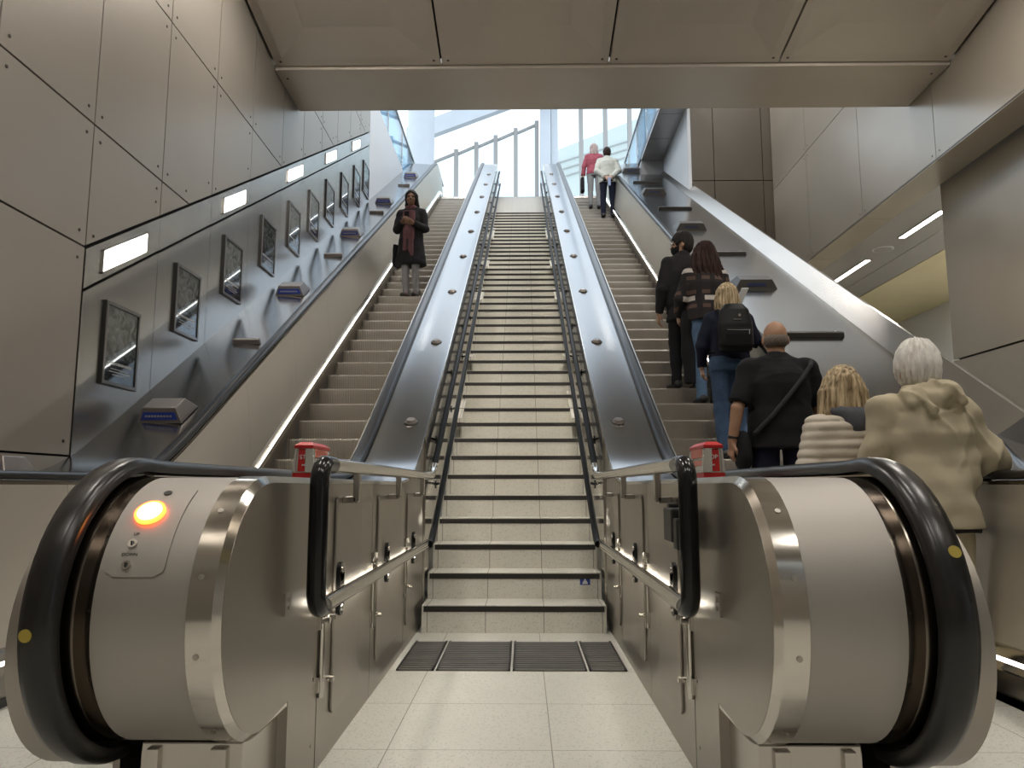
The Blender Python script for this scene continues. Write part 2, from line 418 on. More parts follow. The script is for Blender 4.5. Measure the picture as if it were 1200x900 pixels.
# ------------------------------------------------------------------ right side
BH=4.775
def rwall(mb,x,vj,hj,mi,zmin=None):
    ps=[]
    for a,b in zip(vj[:-1],vj[1:]):
        for c,d in zip(hj[:-1],hj[1:]): ps.append([(a+.006,c+.006),(b-.006,c+.006),(b-.006,d-.006),(a+.006,d-.006)])
    panel_wall(mb,x,-1,ps,mi=mi)
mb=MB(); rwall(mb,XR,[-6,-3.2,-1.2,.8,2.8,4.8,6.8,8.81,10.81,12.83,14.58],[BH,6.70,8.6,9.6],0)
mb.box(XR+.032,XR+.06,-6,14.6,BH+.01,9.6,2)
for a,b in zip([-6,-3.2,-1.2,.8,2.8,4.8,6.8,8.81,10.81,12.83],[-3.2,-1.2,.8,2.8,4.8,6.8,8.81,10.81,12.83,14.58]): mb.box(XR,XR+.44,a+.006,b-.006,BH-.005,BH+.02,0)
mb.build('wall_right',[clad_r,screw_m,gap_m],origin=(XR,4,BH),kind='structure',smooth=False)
mb=MB()   # bronze end wall
xs=[3.41,3.86,4.82,5.12]; zs=[0,6.92,9.6]
for a,b in zip(xs[:-1],xs[1:]):
    for c,d in zip(zs[:-1],zs[1:]): mb.box(a+.006,b-.006,14.6,14.64,c+.008,d-.008,0); mb.cyl((a+.08,14.598,c+.09),(a+.08,14.61,c+.09),.012,8,1)
mb.box(3.41,5.12,14.65,14.7,0,9.6,2)
mb.build('wall_end_right',[clad_dark,screw_m,gap_m],kind='structure',smooth=False)
mb=MB(); mb.box(3.35,3.41,14.58,17.15,4,8.47); mb.build('wall_right_upper',white_wall,kind='structure',smooth=False)
mb=MB()
for k in range(4):
    a=12.6+k*1.14; mb.box(2.83,3.35,a+.006,a+1.13,8.47,8.55)
mb.box(2.83,3.41,17.15,19.6,5.5,8.47); mb.box(2.83,3.41,12.6,19.6,8.56,8.7)
mb.build('trim_4',grey_ceil,kind='structure',smooth=False)
# corridor behind: ceiling, pillar, walls
mb=MB()
for a,b in ((5.452,6.62),(6.63,7.19)): mb.box(a,b,-6,20,4.9,4.95)
mb.build('ceiling_corridor',grey_ceil,kind='structure',smooth=False)
mb=MB(); mb.box(7.215,9.3,-6,20,4.9,4.95); mb.box(5.44,9.4,-6,20,5.0,5.05); mb.build('ceiling_side',yel_ceil,kind='structure',smooth=False)
mb=MB(); mb.box(5.49,7.1,9.58,9.64,2.51,4.9); mb.box(5.49,7.1,9.58,9.64,0,2.485)
for c,d in ((0,2.475),(2.50,4.9)):
    mb.box(5.49,5.53,5.2,9.58,c,d); 
mb.box(5.53,5.6,5.2,9.58,0,4.9,1)
mb.build('wall_pillar',[clad_r,gap_m],kind='structure',smooth=False)
mb=MB(); mb.box(9.3,9.4,-6,20,0,5); mb.build('wall_corridor',white_wall,kind='structure')
mb=MB(); mb.box(-6,10,-7.2,-7,-.1,9.5); mb.build('wall_back',clad,kind='structure')
mb=MB(); mb.box(5.4,9.4,20,20.2,0,5); mb.build('wall_corridor_end',clad,kind='structure')
LL=[(10.82,12.05,'nearer'),(13.28,14.75,'farther')]
for a,b,w in LL:
    r=empty('linear_light',(6.17,(a+b)/2,4.9),'%s of the two glowing linear lights in the grey corridor ceiling'%w,'light','linear lights in the corridor ceiling')
    mb=MB(); mb.box(6.10,6.12,a-.02,b+.02,4.885,4.899); mb.box(6.22,6.24,a-.02,b+.02,4.885,4.899); mb.box(6.12,6.22,a-.02,a,4.885,4.899); mb.box(6.12,6.22,b,b+.02,4.885,4.899); mb.build('light_frame',steel,r,smooth=False)
    mb=MB(); mb.box(6.12,6.22,a,b,4.888,4.899); mb.build('diffuser',lamp_lin,r,smooth=False)
r=empty('ceiling_speaker',(6.15,12.66,4.9),'round pale ceiling speaker between the two linear lights','speaker')
mb=MB(); mb.cyl((6.15,12.66,4.885),(6.15,12.66,4.899),.17,28); mb.build('speaker_rim',white_wall,r)
mb=MB(); mb.cyl((6.15,12.66,4.88),(6.15,12.66,4.886),.145,28); mb.build('speaker_grille',grey_ceil,r)

# ------------------------------------------------------------------ staircase
NS=50; RI=.17; RU=RI*1.7321; SW=.585
st=empty('staircase',(0,5.0,0),'long cream stone staircase with black nosings between the escalators','staircase')
def sy(n): return 5.01+(n-1)*RU
def step_mb(n):
    y=sy(n); z=RI*n; m=MB(); 
    m.box(-SW,SW,y,y+RU+.03,z-.05,z); m.box(-SW,SW,y,y+.03,z-RI,z-.05)
    return m
s1=step_mb(1).build('step',step_m,st,origin=(0,sy(1),RI),smooth=False)
nm=MB(); nm.box(-SW+.012,SW-.012,sy(1)-.004,sy(1)+.03,RI-.040,RI-.006); n1=nm.build('nosing_strip',strip_m,s1,origin=(0,sy(1),RI),smooth=False)
for n in range(2,NS+1):
    c=s1.copy(); COL.objects.link(c); c.parent=st; c.location=Vector((0,sy(n),RI*n))-Vector(st.location)
    if n>43: c.material_slots[0].link='OBJECT'; c.material_slots[0].material=floor_up  # top steps paler and without strips, imitating daylight that washes them out
    if n<=43:
        d=n1.copy(); COL.objects.link(d); d.parent=c
for a,b in ((9,12),(14,15),(21,25),(27,32),(34,43)):
    for sg in (-1,1):
        m=MB(); ya,yb=sy(a),sy(b)+RU; za,zb=RI*(a-1)+.02,RI*b+.0
        m.prism_x([(ya,za),(yb,zb),(yb,zb+.03),(ya+.04,za+RI+.035),(ya,za+RI+.02)],sg*(SW-.055),sg*(SW+.001)); m.build('side_kerb',step_m,st,smooth=False)
# sticker on second riser
r=empty('pictogram_sticker',(.44,sy(2)-.002,.23),'small blue pictogram sticker on the right of the second stair riser','sticker')
zs=.283; xs=.475
m=MB(); m.box(xs-.034,xs+.034,sy(2)-.0035,sy(2)-.001,zs-.022,zs+.022); m.build('sticker_ground',blue_p,r,smooth=False)
m=MB(); m.cyl((xs,sy(2)-.0055,zs+.012),(xs,sy(2)-.003,zs+.012),.006,10); m.box(xs-.012,xs+.012,sy(2)-.005,sy(2)-.003,zs-.004,zs+.006); m.box(xs-.018,xs+.018,sy(2)-.005,sy(2)-.003,zs-.016,zs-.004); m.build('pictogram',white_p,r,smooth=False)
# floor grating
gx=[-.585,-.385,.0,.385,.585]; wh=['leftmost','second from the left','second from the right','rightmost']
for i in range(4):
    m=MB(); a,b=gx[i]+.006,gx[i+1]-.006
    k=0; y=4.0
    while y<4.72:
        m.box(a,b,y,y+.030,.0,.008); y+=.048
    m.box(a,a+.012,4.0,4.73,0,.008); m.box(b-.012,b,4.0,4.73,0,.008); m.box(a,b,4.0,4.73,.0005,.002,1)
    m.build('floor_grate',[grate_m,gap_m],origin=((a+b)/2,4.36,0),smooth=False,label='slatted grey metal floor grate before the first stair, '+wh[i],cat='grate',group='floor grates before the stairs')
# ------------------------------------------------------------------ escalators
DYC,DZC,DR=2.09,.61,.335
def ribbon(mb, xa, qa, fa, xb, qb, fb, y0, y1, th, m=0):
    """strip between two inclined edges, given thickness th (signed, along x)"""
    P=ppath(qa,fa,y0,y1); Q=[(y,zprof(qb,fb,y)) for y,_ in P]; L=len(P); vs=[]
    for (y,z),(y2,z2) in zip(P,Q): vs += [(xa,y,z),(xa+th,y,z),(xb+th,y2,z2),(xb,y2,z2)]
    fs=[]
    for i in range(L-1):
        for k in range(4): fs.append((i*4+k,i*4+(k+1)%4,(i+1)*4+(k+1)%4,(i+1)*4+k))
    fs += [(3,2,1,0),tuple((L-1)*4+k for k in range(4))]
    mb.add(vs,fs,m)
def arc(a0,a1,r,n=18): return [(DYC-r*math.cos(math.radians(a0+(a1-a0)*i/n)), DZC+r*math.sin(math.radians(a0+(a1-a0)*i/n))) for i in range(n+1)]
# ridged step mesh, shared by both escalators
def step_mesh():
    A=[(.37,0),(.012,0),(0,-.012),(.005,-.06),(.014,-.12),(.028,-.2),(.032,-.225)]
    B=[(.37,-.009),(.022,-.009),(.009,-.019),(.014,-.06),(.023,-.12),(.037,-.2),(.041,-.225)]
    mb=MB(); cols=[]; per=1.0/57
    for k in range(57):
        x=-.5+k*per
        cols += [(x,A),(x+.0088,A),(x+.0092,B),(x+per-.0004,B)]
    cols.append((.5,A)); n=len(A); vs=[]; fs=[]
    for x,P in cols: vs += [(x,y,z) for y,z in P]
    for i in range(len(cols)-1):
        for k in range(n-1): fs.append((i*n+k,i*n+k+1,(i+1)*n+k+1,(i+1)*n+k))
    mb.add(vs,fs)
    return mb
STEP_ME=None
def escalator(s, side):
    global STEP_ME
    R=empty('escalator',(s*1.62,4.2,0),'steel escalator on the %s with %s'%(side,'one woman riding down' if s<0 else 'a line of people riding up'),'escalator','escalators flanking the stairs')
    X=lambda a:s*a
    def bld(mb,name,mat,parent=R,**k): return mb.build(name,mat,parent,**k)
    # steps
    if STEP_ME is None:
        o=step_mesh().build('step',tread_m,origin=(0,0,0),smooth=False); STEP_ME=o.data; o.parent=R; o.location=(0,.8,.155); i0=1
    else: i0=0; o=None
    for i in range(i0,42):
        c=bpy.data.objects.new('step',STEP_ME); COL.objects.link(c); c.parent=R
        c.location=Vector((0,5.0+.3464*i-4.2,.155+.2*i))
    mb=MB(); mb.box(X(1.62)-.5,X(1.62)+.5,3.55,4.42,0,.012); 
    for k in range(40): x=X(1.62)-.49+k*.025; mb.box(x,x+.012,4.42,4.62,0,.010)
    bld(mb,'comb_plate',steel)
    mb=MB()
    for k in range(57): x=X(1.62)-.5+k/57; mb.box(x,x+.0088,4.42,5.03,-.02,.0)
    mb.box(X(1.62)-.5,X(1.62)+.5,4.42,5.03,-.03,-.012); bld(mb,'flat_tread',tread_m,smooth=False)
    mb=MB(); mb.box(X(1.62)-.52,X(1.62)+.52,19.45,20.6,8.46,8.512); bld(mb,'top_plate',steel)
    # handrails with newel loops
    for nm,a in (('inner',.992),('outer',2.245)):
        mb=MB(); path=[(y-.022*max(0,1-abs(z-DZC)/.36)**.5 if True else y,z) for y,z in arc(-88,88,.360,30)]+[(y,z) for y,z in ppath(1.135,.965,2.2,21.0)]
        pr=[(-.040,-.012),(-.041,.004),(-.034,.018),(-.018,.025),(.018,.025),(.034,.018),(.041,.004),(.040,-.012),(.028,-.016),(-.028,-.016)]
        mb.sweep([(X(a)+x,h) for x,h in pr],path); hr=bld(mb,'handrail',rubber,ang=50)
        if nm=='inner':
            zz=.60 if s<0 else .775; an=math.asin((zz-DZC)/.38)
            mb=MB(); p=Vector((X(.992)+s*.012,DYC-.3845*math.cos(an)-.022*max(0,1-abs(zz-DZC)/.36)**.5,zz)); d=Vector((0,-math.cos(an),math.sin(an)))
            mb.cyl(p,p+d*.0025,.014,20); bld(mb,'handrail_dot',yellow,hr)
        # guide under the handrail
        mb=MB(); path=arc(-80,88,.325,26)+[(y,z) for y,z in ppath(1.105,.935,2.2,21.0)]
        mb.sweep([(X(a)-.046,-.022),(X(a)-.046,.006),(X(a)-.036,.009),(X(a)+.036,.009),(X(a)+.046,.006),(X(a)+.046,-.022)],path); bld(mb,'handrail_guide',dark_polish,ang=50)
    # newel drums
    def drum(a0,a1,r,y1): return arc(-90,90,r,30)+[(y1,DZC+r),(y1,DZC-r)]
    mb=MB(); mb.prism_x(arc(-90,90,DR-.004,30)+[(2.615,DZC+DR-.004),(2.615,DZC-DR)],X(.694),X(.908)); bld(mb,'newel_panel',steel_satin,ang=40)
    mb=MB()
    P=arc(-90,90,DR-.018,30)+[(2.612,DZC+DR-.018),(2.612,DZC-DR+.018)]; Q=arc(-90,90,DR,30)+[(2.612,DZC+DR),(2.612,DZC-DR)]
    mb.hexa([(X(.618),y,z) for y,z in P],[(X(.634),y,z) for y,z in Q]); mb.prism_x(Q,X(.634),X(.692))
    nb=bld(mb,'newel_band',polish,ang=25)
    for d in (-52,-12,18,48):
        mb=MB(); a=math.radians(d); p=Vector((X(.668),DYC-DR*math.cos(a),DZC+DR*math.sin(a))); n=Vector((0,-math.cos(a),math.sin(a)))
        mb.cyl(p,p+n*.002,.007,12); bld(mb,'band_screw',plate_m,nb)
    mb=MB(); mb.prism_x(drum(0,0,DR-.028,2.612),X(.908),X(.962)); bld(mb,'newel_recess',dark_polish,ang=30)
    for d in (-60,-25,5,38):
        mb=MB(); a=math.radians(d); p=Vector((X(.930),DYC-(DR-.028)*math.cos(a),DZC+(DR-.028)*math.sin(a))); n=Vector((0,-math.cos(a),math.sin(a)))
        mb.cyl(p,p+n*.002,.004,8); bld(mb,'recess_screw',chrome)
    mb=MB(); mb.prism_x([(y,z-.06) for y,z in drum(0,0,DR-.012,2.612)],X(1.036),X(1.10)); bld(mb,'newel_rim',plate_m,ang=30)
    mb=MB(); mb.prism_x(drum(0,0,DR-.01,2.612),X(2.292),X(2.80)); bld(mb,'outer_newel_panel',steel_satin,ang=30)
    mb=MB(); mb.prism_x(drum(0,0,DR+.015,2.612),X(2.13),X(2.20)); bld(mb,'outer_newel_rim',steel_satin,ang=30)
    mb=MB(); mb.box(X(.645),X(.90),2.02,2.62,0,.28); mb.box(X(.68),X(.72),2.005,2.03,0,.27); mb.box(X(.85),X(.88),2.005,2.03,0,.27); bld(mb,'newel_plinth',steel,bevel=.004,smooth=False)
    mb=MB(); mb.box(X(2.30),X(2.78),2.02,2.62,0,.28); bld(mb,'newel_plinth',steel,bevel=.004,smooth=False)
    # side cladding towards the stairs
    mb=MB(); mb.prism_x(arc(-90,90,DR-.019,30)+[(2.612,DZC+DR-.019),(2.612,.0),(2.30,.0),(2.30,DZC-DR+.03)],X(.617),X(.645)); sp_=bld(mb,'side_plate',steel_side,ang=30)
    mb=MB(); mb.box(X(.609),X(.618),2.215,2.275,.555,.618); mb.cyl((X(.605),2.245,.60),(X(.612),2.245,.60),.008,10); mb.cyl((X(.605),2.245,.575),(X(.612),2.245,.575),.006,10); bld(mb,'latch',plate_m,sp_)
    for y,z in ((2.56,.10),(2.42,.06),(2.57,.30)):
        mb=MB(); mb.cyl((X(.6145),y,z),(X(.618),y,z),.006,10); bld(mb,'screw',plate_m,sp_)
    cuts=[2.617,3.495,4.448,5.25]
    for k,(a,b) in enumerate(zip(cuts[:-1],cuts[1:])):
        mb=MB(); ys=[a+.003+(b-a-.006)*i/8 for i in range(9)]
        top=[(y,min(zprof(1.12,.945,y)-.012,9)) for y in ys]
        bot=[(y,max(0,zprof(.16,0,y,.02)-.3)) for y in ys][::-1]
        mb.prism_x(top+bot,X(.617),X(.632)); pn=bld(mb,'cladding_panel',steel_side,smooth=False)
    def rrect(y0,y1,z0,z1,r,n=5):
        P=[]
        for cy,cz,a in ((y1-r,z1-r,0),(y0+r,z1-r,90),(y0+r,z0+r,180),(y1-r,z0+r,270)):
            for i in range(n+1):
                t=math.radians(a+90*i/n); P.append((cy+r*math.cos(t),cz+r*math.sin(t)))
        return P
    for (a,b) in ((2.79,3.22),(3.60,4.26),(4.50,4.76)):
        mb=MB(); mb.prism_x(rrect(a,b,.13,.875,.03),X(.607),X(.6165)); bld(mb,'cover_plate',plate_m,smooth=False,bevel=.003)
    for y in (2.63,3.50,4.452):
        h=empty('hinge',(0,0,0)) ; bpy.data.objects.remove(h)
        mb=MB(); z0=.23 if y<3 else .30
        mb.cyl((X(.609),y,z0),(X(.609),y,z0+.30),.011,12)
        mb.box(X(.606),X(.617),y-.035,y+.035,z0+.02,z0+.07); mb.box(X(.606),X(.617),y-.035,y+.035,z0+.22,z0+.28)
        mb.cyl((X(.605),y,z0+.30),(X(.605),y,z0+.325),.016,12); mb.cyl((X(.60),y-.03,z0+.25),(X(.575),y-.03,z0+.25),.010,10); mb.cyl((X(.60),y+.04,z0+.05),(X(.575),y+.04,z0+.05),.010,10)
        mb.cyl((X(.60),y+.045,z0+.25),(X(.572),y+.045,z0+.25),.009,10)
        bld(mb,'hinge',chrome)
    # side band along the flight of stairs
    a=5.253
    while a<19.4:
        b=min(a+1.21,19.5); mb=MB(); n=8; ys=[a+.002+(b-a-.004)*i/n for i in range(n+1)]
        top=[(y,zprof(1.12,.945,y)-.012) for y in ys]; bot=[(y,.17+T30*(y-5.01)-.32) for y in ys][::-1]
        mb.prism_x(top+bot,X(.602),X(.618)); bld(mb,'stair_side_panel',polish,smooth=False); a=b
    # decks
    mb=MB(); mb.sweep([(X(.612),-.018),(X(.612),-.003),(X(.616),0),(X(.942),0),(X(.945),-.003),(X(.945),-.018)],[(y,z) for y,z in ppath(1.12,.945,2.62,21.0)]); bld(mb,'inner_deck',steel_deck,ang=40)
    mb=MB(); mb.sweep([(X(1.036),-.018),(X(1.036),.0),(X(1.05),0),(X(1.054),-.018)],[(y,z) for y,z in ppath(1.12,.945,2.62,21.0)]); bld(mb,'inner_deck_edge',steel,ang=40)
    if s<0: mb=MB(); mb.sweep([(X(2.29),-.02),(X(2.29),0),(X(2.838),.035),(X(2.838),-.02)],[(y,z) for y,z in ppath(1.12,.945,2.2,20.5)]); bld(mb,'outer_deck',steel_deck,ang=40)
    else:
        mb=MB(); mb.sweep([(X(2.29),-.02),(X(2.29),0),(X(3.27),.0),(X(3.27),-.02)],[(y,z) for y,z in ppath(1.12,.945,2.2,20.5)]); bld(mb,'outer_deck',steel_deck,ang=30)
        mb=MB(); P=[(y,z) for y,z in ppath(1.12,.945,5.25,20.5)]
        mb.sweep([(X(3.272),.001),(X(3.44),.15),(X(3.48),.14),(X(3.48),-.3),(X(3.272),-.05)],P); 
        bld(mb,'deck_upstand',steel,ang=20)
        y0=5.25; z0=zprof(1.12,.945,y0); c,sn=math.cos(math.radians(26)),math.sin(math.radians(26))
        A=[(3.272,y0,z0),(3.44,y0-sn*.15,z0+c*.15),(3.48,y0-sn*.14,z0+c*.14),(3.48,y0,z0-.3),(3.272,y0,z0-.05)]
        B=[(3.10,4.62,.99),(3.30,4.60,1.06),(3.6,4.55,1.07),(3.6,4.7,.8),(3.1,4.7,.9)]
        mb=MB(); mb.hexa(A,B); bld(mb,'upstand_end',steel_deck,smooth=False)
        mb=MB(); mb.hexa([(2.95,4.62,.965),(3.9,4.60,1.06),(3.9,2.6,1.06),(2.95,2.6,.965)],[(2.95,4.62,.93),(3.9,4.6,.93),(3.9,2.6,.93),(2.95,2.6,.93)]); bld(mb,'landing_deck',steel_deck,smooth=False)
        mb=MB(); ribbon(mb,3.46,1.0,.9,3.46,-.5,-.01,2.6,20.4,.02); bld(mb,'outer_side_wall',steel_side,smooth=False)
    # balustrades (flared panels), skirts, light strips
    a=2.62; k=0
    while a<20.2:
        b=min(a+1.19,20.4); mb=MB(); ribbon(mb,X(2.198),1.095,.925,X(2.128),.40,.235,a+.002,b-.002,s*.02); bld(mb,'balustrade_panel',balus,smooth=True,ang=20); a=b
    mb=MB(); ribbon(mb,X(1.040),1.095,.925,X(1.112),.40,.235,2.62,20.4,-s*.02); bld(mb,'inner_balustrade',balus,ang=20)
    for (xa,sg) in ((2.128,1),(1.112,-1)):
        mb=MB(); ribbon(mb,X(xa),.41,.245,X(xa),-.55,-.012,2.3,20.4,s*sg*.02); bld(mb,'skirt',steel_side,ang=20)
        mb=MB(); d=-sg*s
        mb.sweep([(X(xa),.30-.27),(X(xa)+d*.014,.28-.27),(X(xa)+d*.038,-.055),(X(xa)+d*.036,-.065),(X(xa),-.075)],[(y,z) for y,z in ppath(.37,.205,2.3,20.4)]); bld(mb,'skirt_deflector',polish,ang=20)
        mb=MB(); mb.sweep([(X(xa)+d*.0155,.004),(X(xa)+d*.0285,-.027),(X(xa)+d*.025,-.029),(X(xa)+d*.012,.002)],[(y,z) for y,z in ppath(.37,.205,2.3,20.4)]); bld(mb,'skirt_light',led,smooth=False,label='glowing white light strip along the skirt')
        mb=MB(); mb.box(min(X(xa)-.012,X(xa)+d*.012),max(X(xa)-.012,X(xa)+d*.012),2.3,4.4,.0,.035); bld(mb,'skirt_base',blackmat,smooth=False)
    return R
EL=escalator(-1,'left'); ER=escalator(1,'right')
# control panel on the left newel
def on_drum(x,ang,h=0): a=math.radians(ang); return Vector((x,DYC-(DR-.004+h)*math.cos(a),DZC+(DR-.004+h)*math.sin(a)))
mb=MB(); xc,W=-.825,.068; a0,a1=18,66; n=24; rows=[]
L=math.radians(a1-a0)*DR; rr=.022
for i in range(n+1):
    t=i/n; dist=min(t,1-t)*L; w=W-(rr-math.sqrt(max(0,rr*rr-(rr-dist)**2)) if dist<rr else 0)
    rows.append((a0+(a1-a0)*t,w))
vs=[];fs=[]
for hgt in (.0,.0035):
    for a,w in rows: vs += [on_drum(xc-w,a,hgt),on_drum(xc+w,a,hgt)]
o_=2*(n+1)
for i in range(n):
    fs += [(o_+2*i,o_+2*i+1,o_+2*i+3,o_+2*i+2),(2*i,2*i+2,o_+2*i+2,o_+2*i),(2*i+1,o_+2*i+1,o_+2*i+3,2*i+3)]
fs += [(0,o_,o_+1,1),(2*n,2*n+1,o_+2*n+1,o_+2*n)]
mb.add(vs,fs); cp=mb.build('control_panel',steel_satin,EL,ang=50)
def drum_disc(mb,x,ang,r,h0,h1,n=28,m=0):
    p=on_drum(x,ang,h0); q=on_drum(x,ang,h1); mb.cyl(p,q,r,n,m)
mb=MB(); drum_disc(mb,-.835,46.5,.036,.003,.011); bz=mb.build('indicator_light',glow,cp,label='glowing orange-red indicator light')
mb=MB(); drum_disc(mb,-.835,46.5,.029,.011,.0135); mb.build('lens',glow_core,bz)
for ang,txt in ((31.5,'UP'),(22.6,'DOWN')):
    mb=MB(); drum_disc(mb,-.845,ang,.0105,.003,.009); k=mb.build('key_switch',chrome,cp)
    mb=MB(); p=on_drum(-.845,ang,.009); mb.box(p.x-.0018,p.x+.0018,p.y-.004,p.y+.002,p.z-.005,p.z+.005); mb.build('key_slot',blackmat,k,smooth=False)
    a=math.radians(ang+4.3); p=on_drum(-.845,ang+4.3,.0045)
    nrm=Vector((0,-math.cos(a),math.sin(a))); xx=Vector((1,0,0)); yy=nrm.cross(xx)
    mw_=Matrix((xx,yy,nrm)).transposed().to_4x4(); mw_.translation=p
    text_mesh('lettering',txt,.011,blackmat,cp,mw_,.0003)
mb=MB(); p=on_drum(-.825,60,.004); q=on_drum(-.825,60,.006); mb.cyl(p,q,.010,16); mb.build('key_hole',blackmat,cp)

# ------------------------------------------------------------------ stair handrails
def stair_rail(s, side):
    X=lambda a:s*a
    R=empty('stair_handrail',(X(.56),5,0),'double stair handrail on the %s of the stairs with black looped end%s'%(side,'' if s<0 else ' plus black box'),'handrail','handrails beside the stairs')
    xr=.555; q1=.865; q2=.53
    mb=MB(); P=[(y,z) for y,z in ppath(q1,.985,2.42,5.35,w=.02)]; mb.tube([(X(xr),y,z) for y,z in P],.025,16); mb.build('upper_rail',polish,R)
    mb=MB(); P=[(y,z) for y,z in ppath(q2,.553,2.38,5.0,w=.02)]; mb.tube([(X(xr),y,z) for y,z in P],.025,16); mb.build('lower_rail',polish,R)
    mb=MB(); P=[(y,zprof(q1,.985,y,.02)) for y in (5.30,5.4,5.6,6,8,12,16,18.5,19.4)]; mb.tube([(X(xr),y,z) for y,z in P],.023,16); mb.build('inclined_upper_rail',blackrail,R)
    mb=MB(); P=[(y,zprof(q2,.553,y,.02)) for y in (4.96,5.05,5.2,5.4,5.6,6,8,12,16,18.5,19.4)]; mb.tube([(X(xr-.02),y,z) for y,z in P],.022,16); mb.build('inclined_lower_rail',blackrail,R)
    # black padded loop joining both rails
    y0=2.335; r=.06; pts=[(2.47,.985)]
    for i in range(9):
        t=math.radians(90+90*i/8); pts.append((y0+r+r*math.cos(t),.985-r+r*math.sin(t)))
    for i in range(9):
        t=math.radians(180+90*i/8); pts.append((y0+r+r*math.cos(t),.553+r+r*math.sin(t)))
    pts.append((2.42,.553))
    mb=MB(); mb.tube([(X(xr),y,z) for y,z in pts],.029,18); mb.build('end_loop',blackgloss,R)
    for y in (2.83,3.79,4.69):
        mb=MB(); z=.553
        mb.cyl((X(.608),y,z+.06),(X(.592),y,z+.06),.034,16); mb.cyl((X(.608),y,z-.06),(X(.592),y,z-.06),.034,16); mb.box(min(X(.608),X(.592)),max(X(.608),X(.592)),y-.034,y+.034,z-.06,z+.06)
        mb.cyl((X(.59),y,z),(X(xr),y,z),.012,12); br=mb.build('rail_bracket',blackgloss,R)
        for dz in (.066,-.066):
            mb=MB(); mb.sphere((X(.592),y,z+dz),.013,12,sc=(.6,1,1)); mb.build('bolt',chrome,br)
        mb=MB(); mb.box(X(xr)-.012,X(xr)+.012,y+.02,y+.05,.86,.972); mb.box(min(X(xr),X(.606)),max(X(xr),X(.606)),y+.02,y+.05,.855,.88); mb.build('post',steel,R,bevel=.003,smooth=False)
    y=5.84
    while y<19:
        for q,xx in ((q2,xr-.02),(q1,xr)):
            z=zprof(q,.553 if q==q2 else .985,y,.02); mb=MB(); mb.tube([(X(xx),y,z-.018),(X(xx),y+.005,z-.06),(X(.60),y+.02,z-.075)],.010,8); mb.cyl((X(.602),y+.02,z-.075),(X(.596),y+.02,z-.075),.032,14); mb.build('rail_bracket',blackgloss,R)
        y+=1.2
    # light line under the lower rail
    mb=MB(); mb.box(min(X(.562),X(.574)),max(X(.562),X(.574)),2.62,4.8,.526,.534); mb.build('rail_light',rail_led,R,smooth=False)
    mb=MB(); P=[(y,zprof(q2,.553,y,.02)-.03) for y in (5.3,5.6,6,8,12,16,19)]; mb.sweep([(X(.540),-.003),(X(.540),.003),(X(.548),.003),(X(.548),-.003)],P); mb.build('rail_light',rail_led,R,smooth=False)
    if s>0:
        mb=MB(); mb.box(.545,.605,2.56,2.70,.735,.845); mb.box(.55,.60,2.50,2.56,.715,.815); mb.box(.565,.60,2.70,2.74,.78,.86); mb.build('black_box',blackmat,R,bevel=.006,smooth=False,label='small black box mounted behind the loop')
    return R
stair_rail(-1,'left'); stair_rail(1,'right')

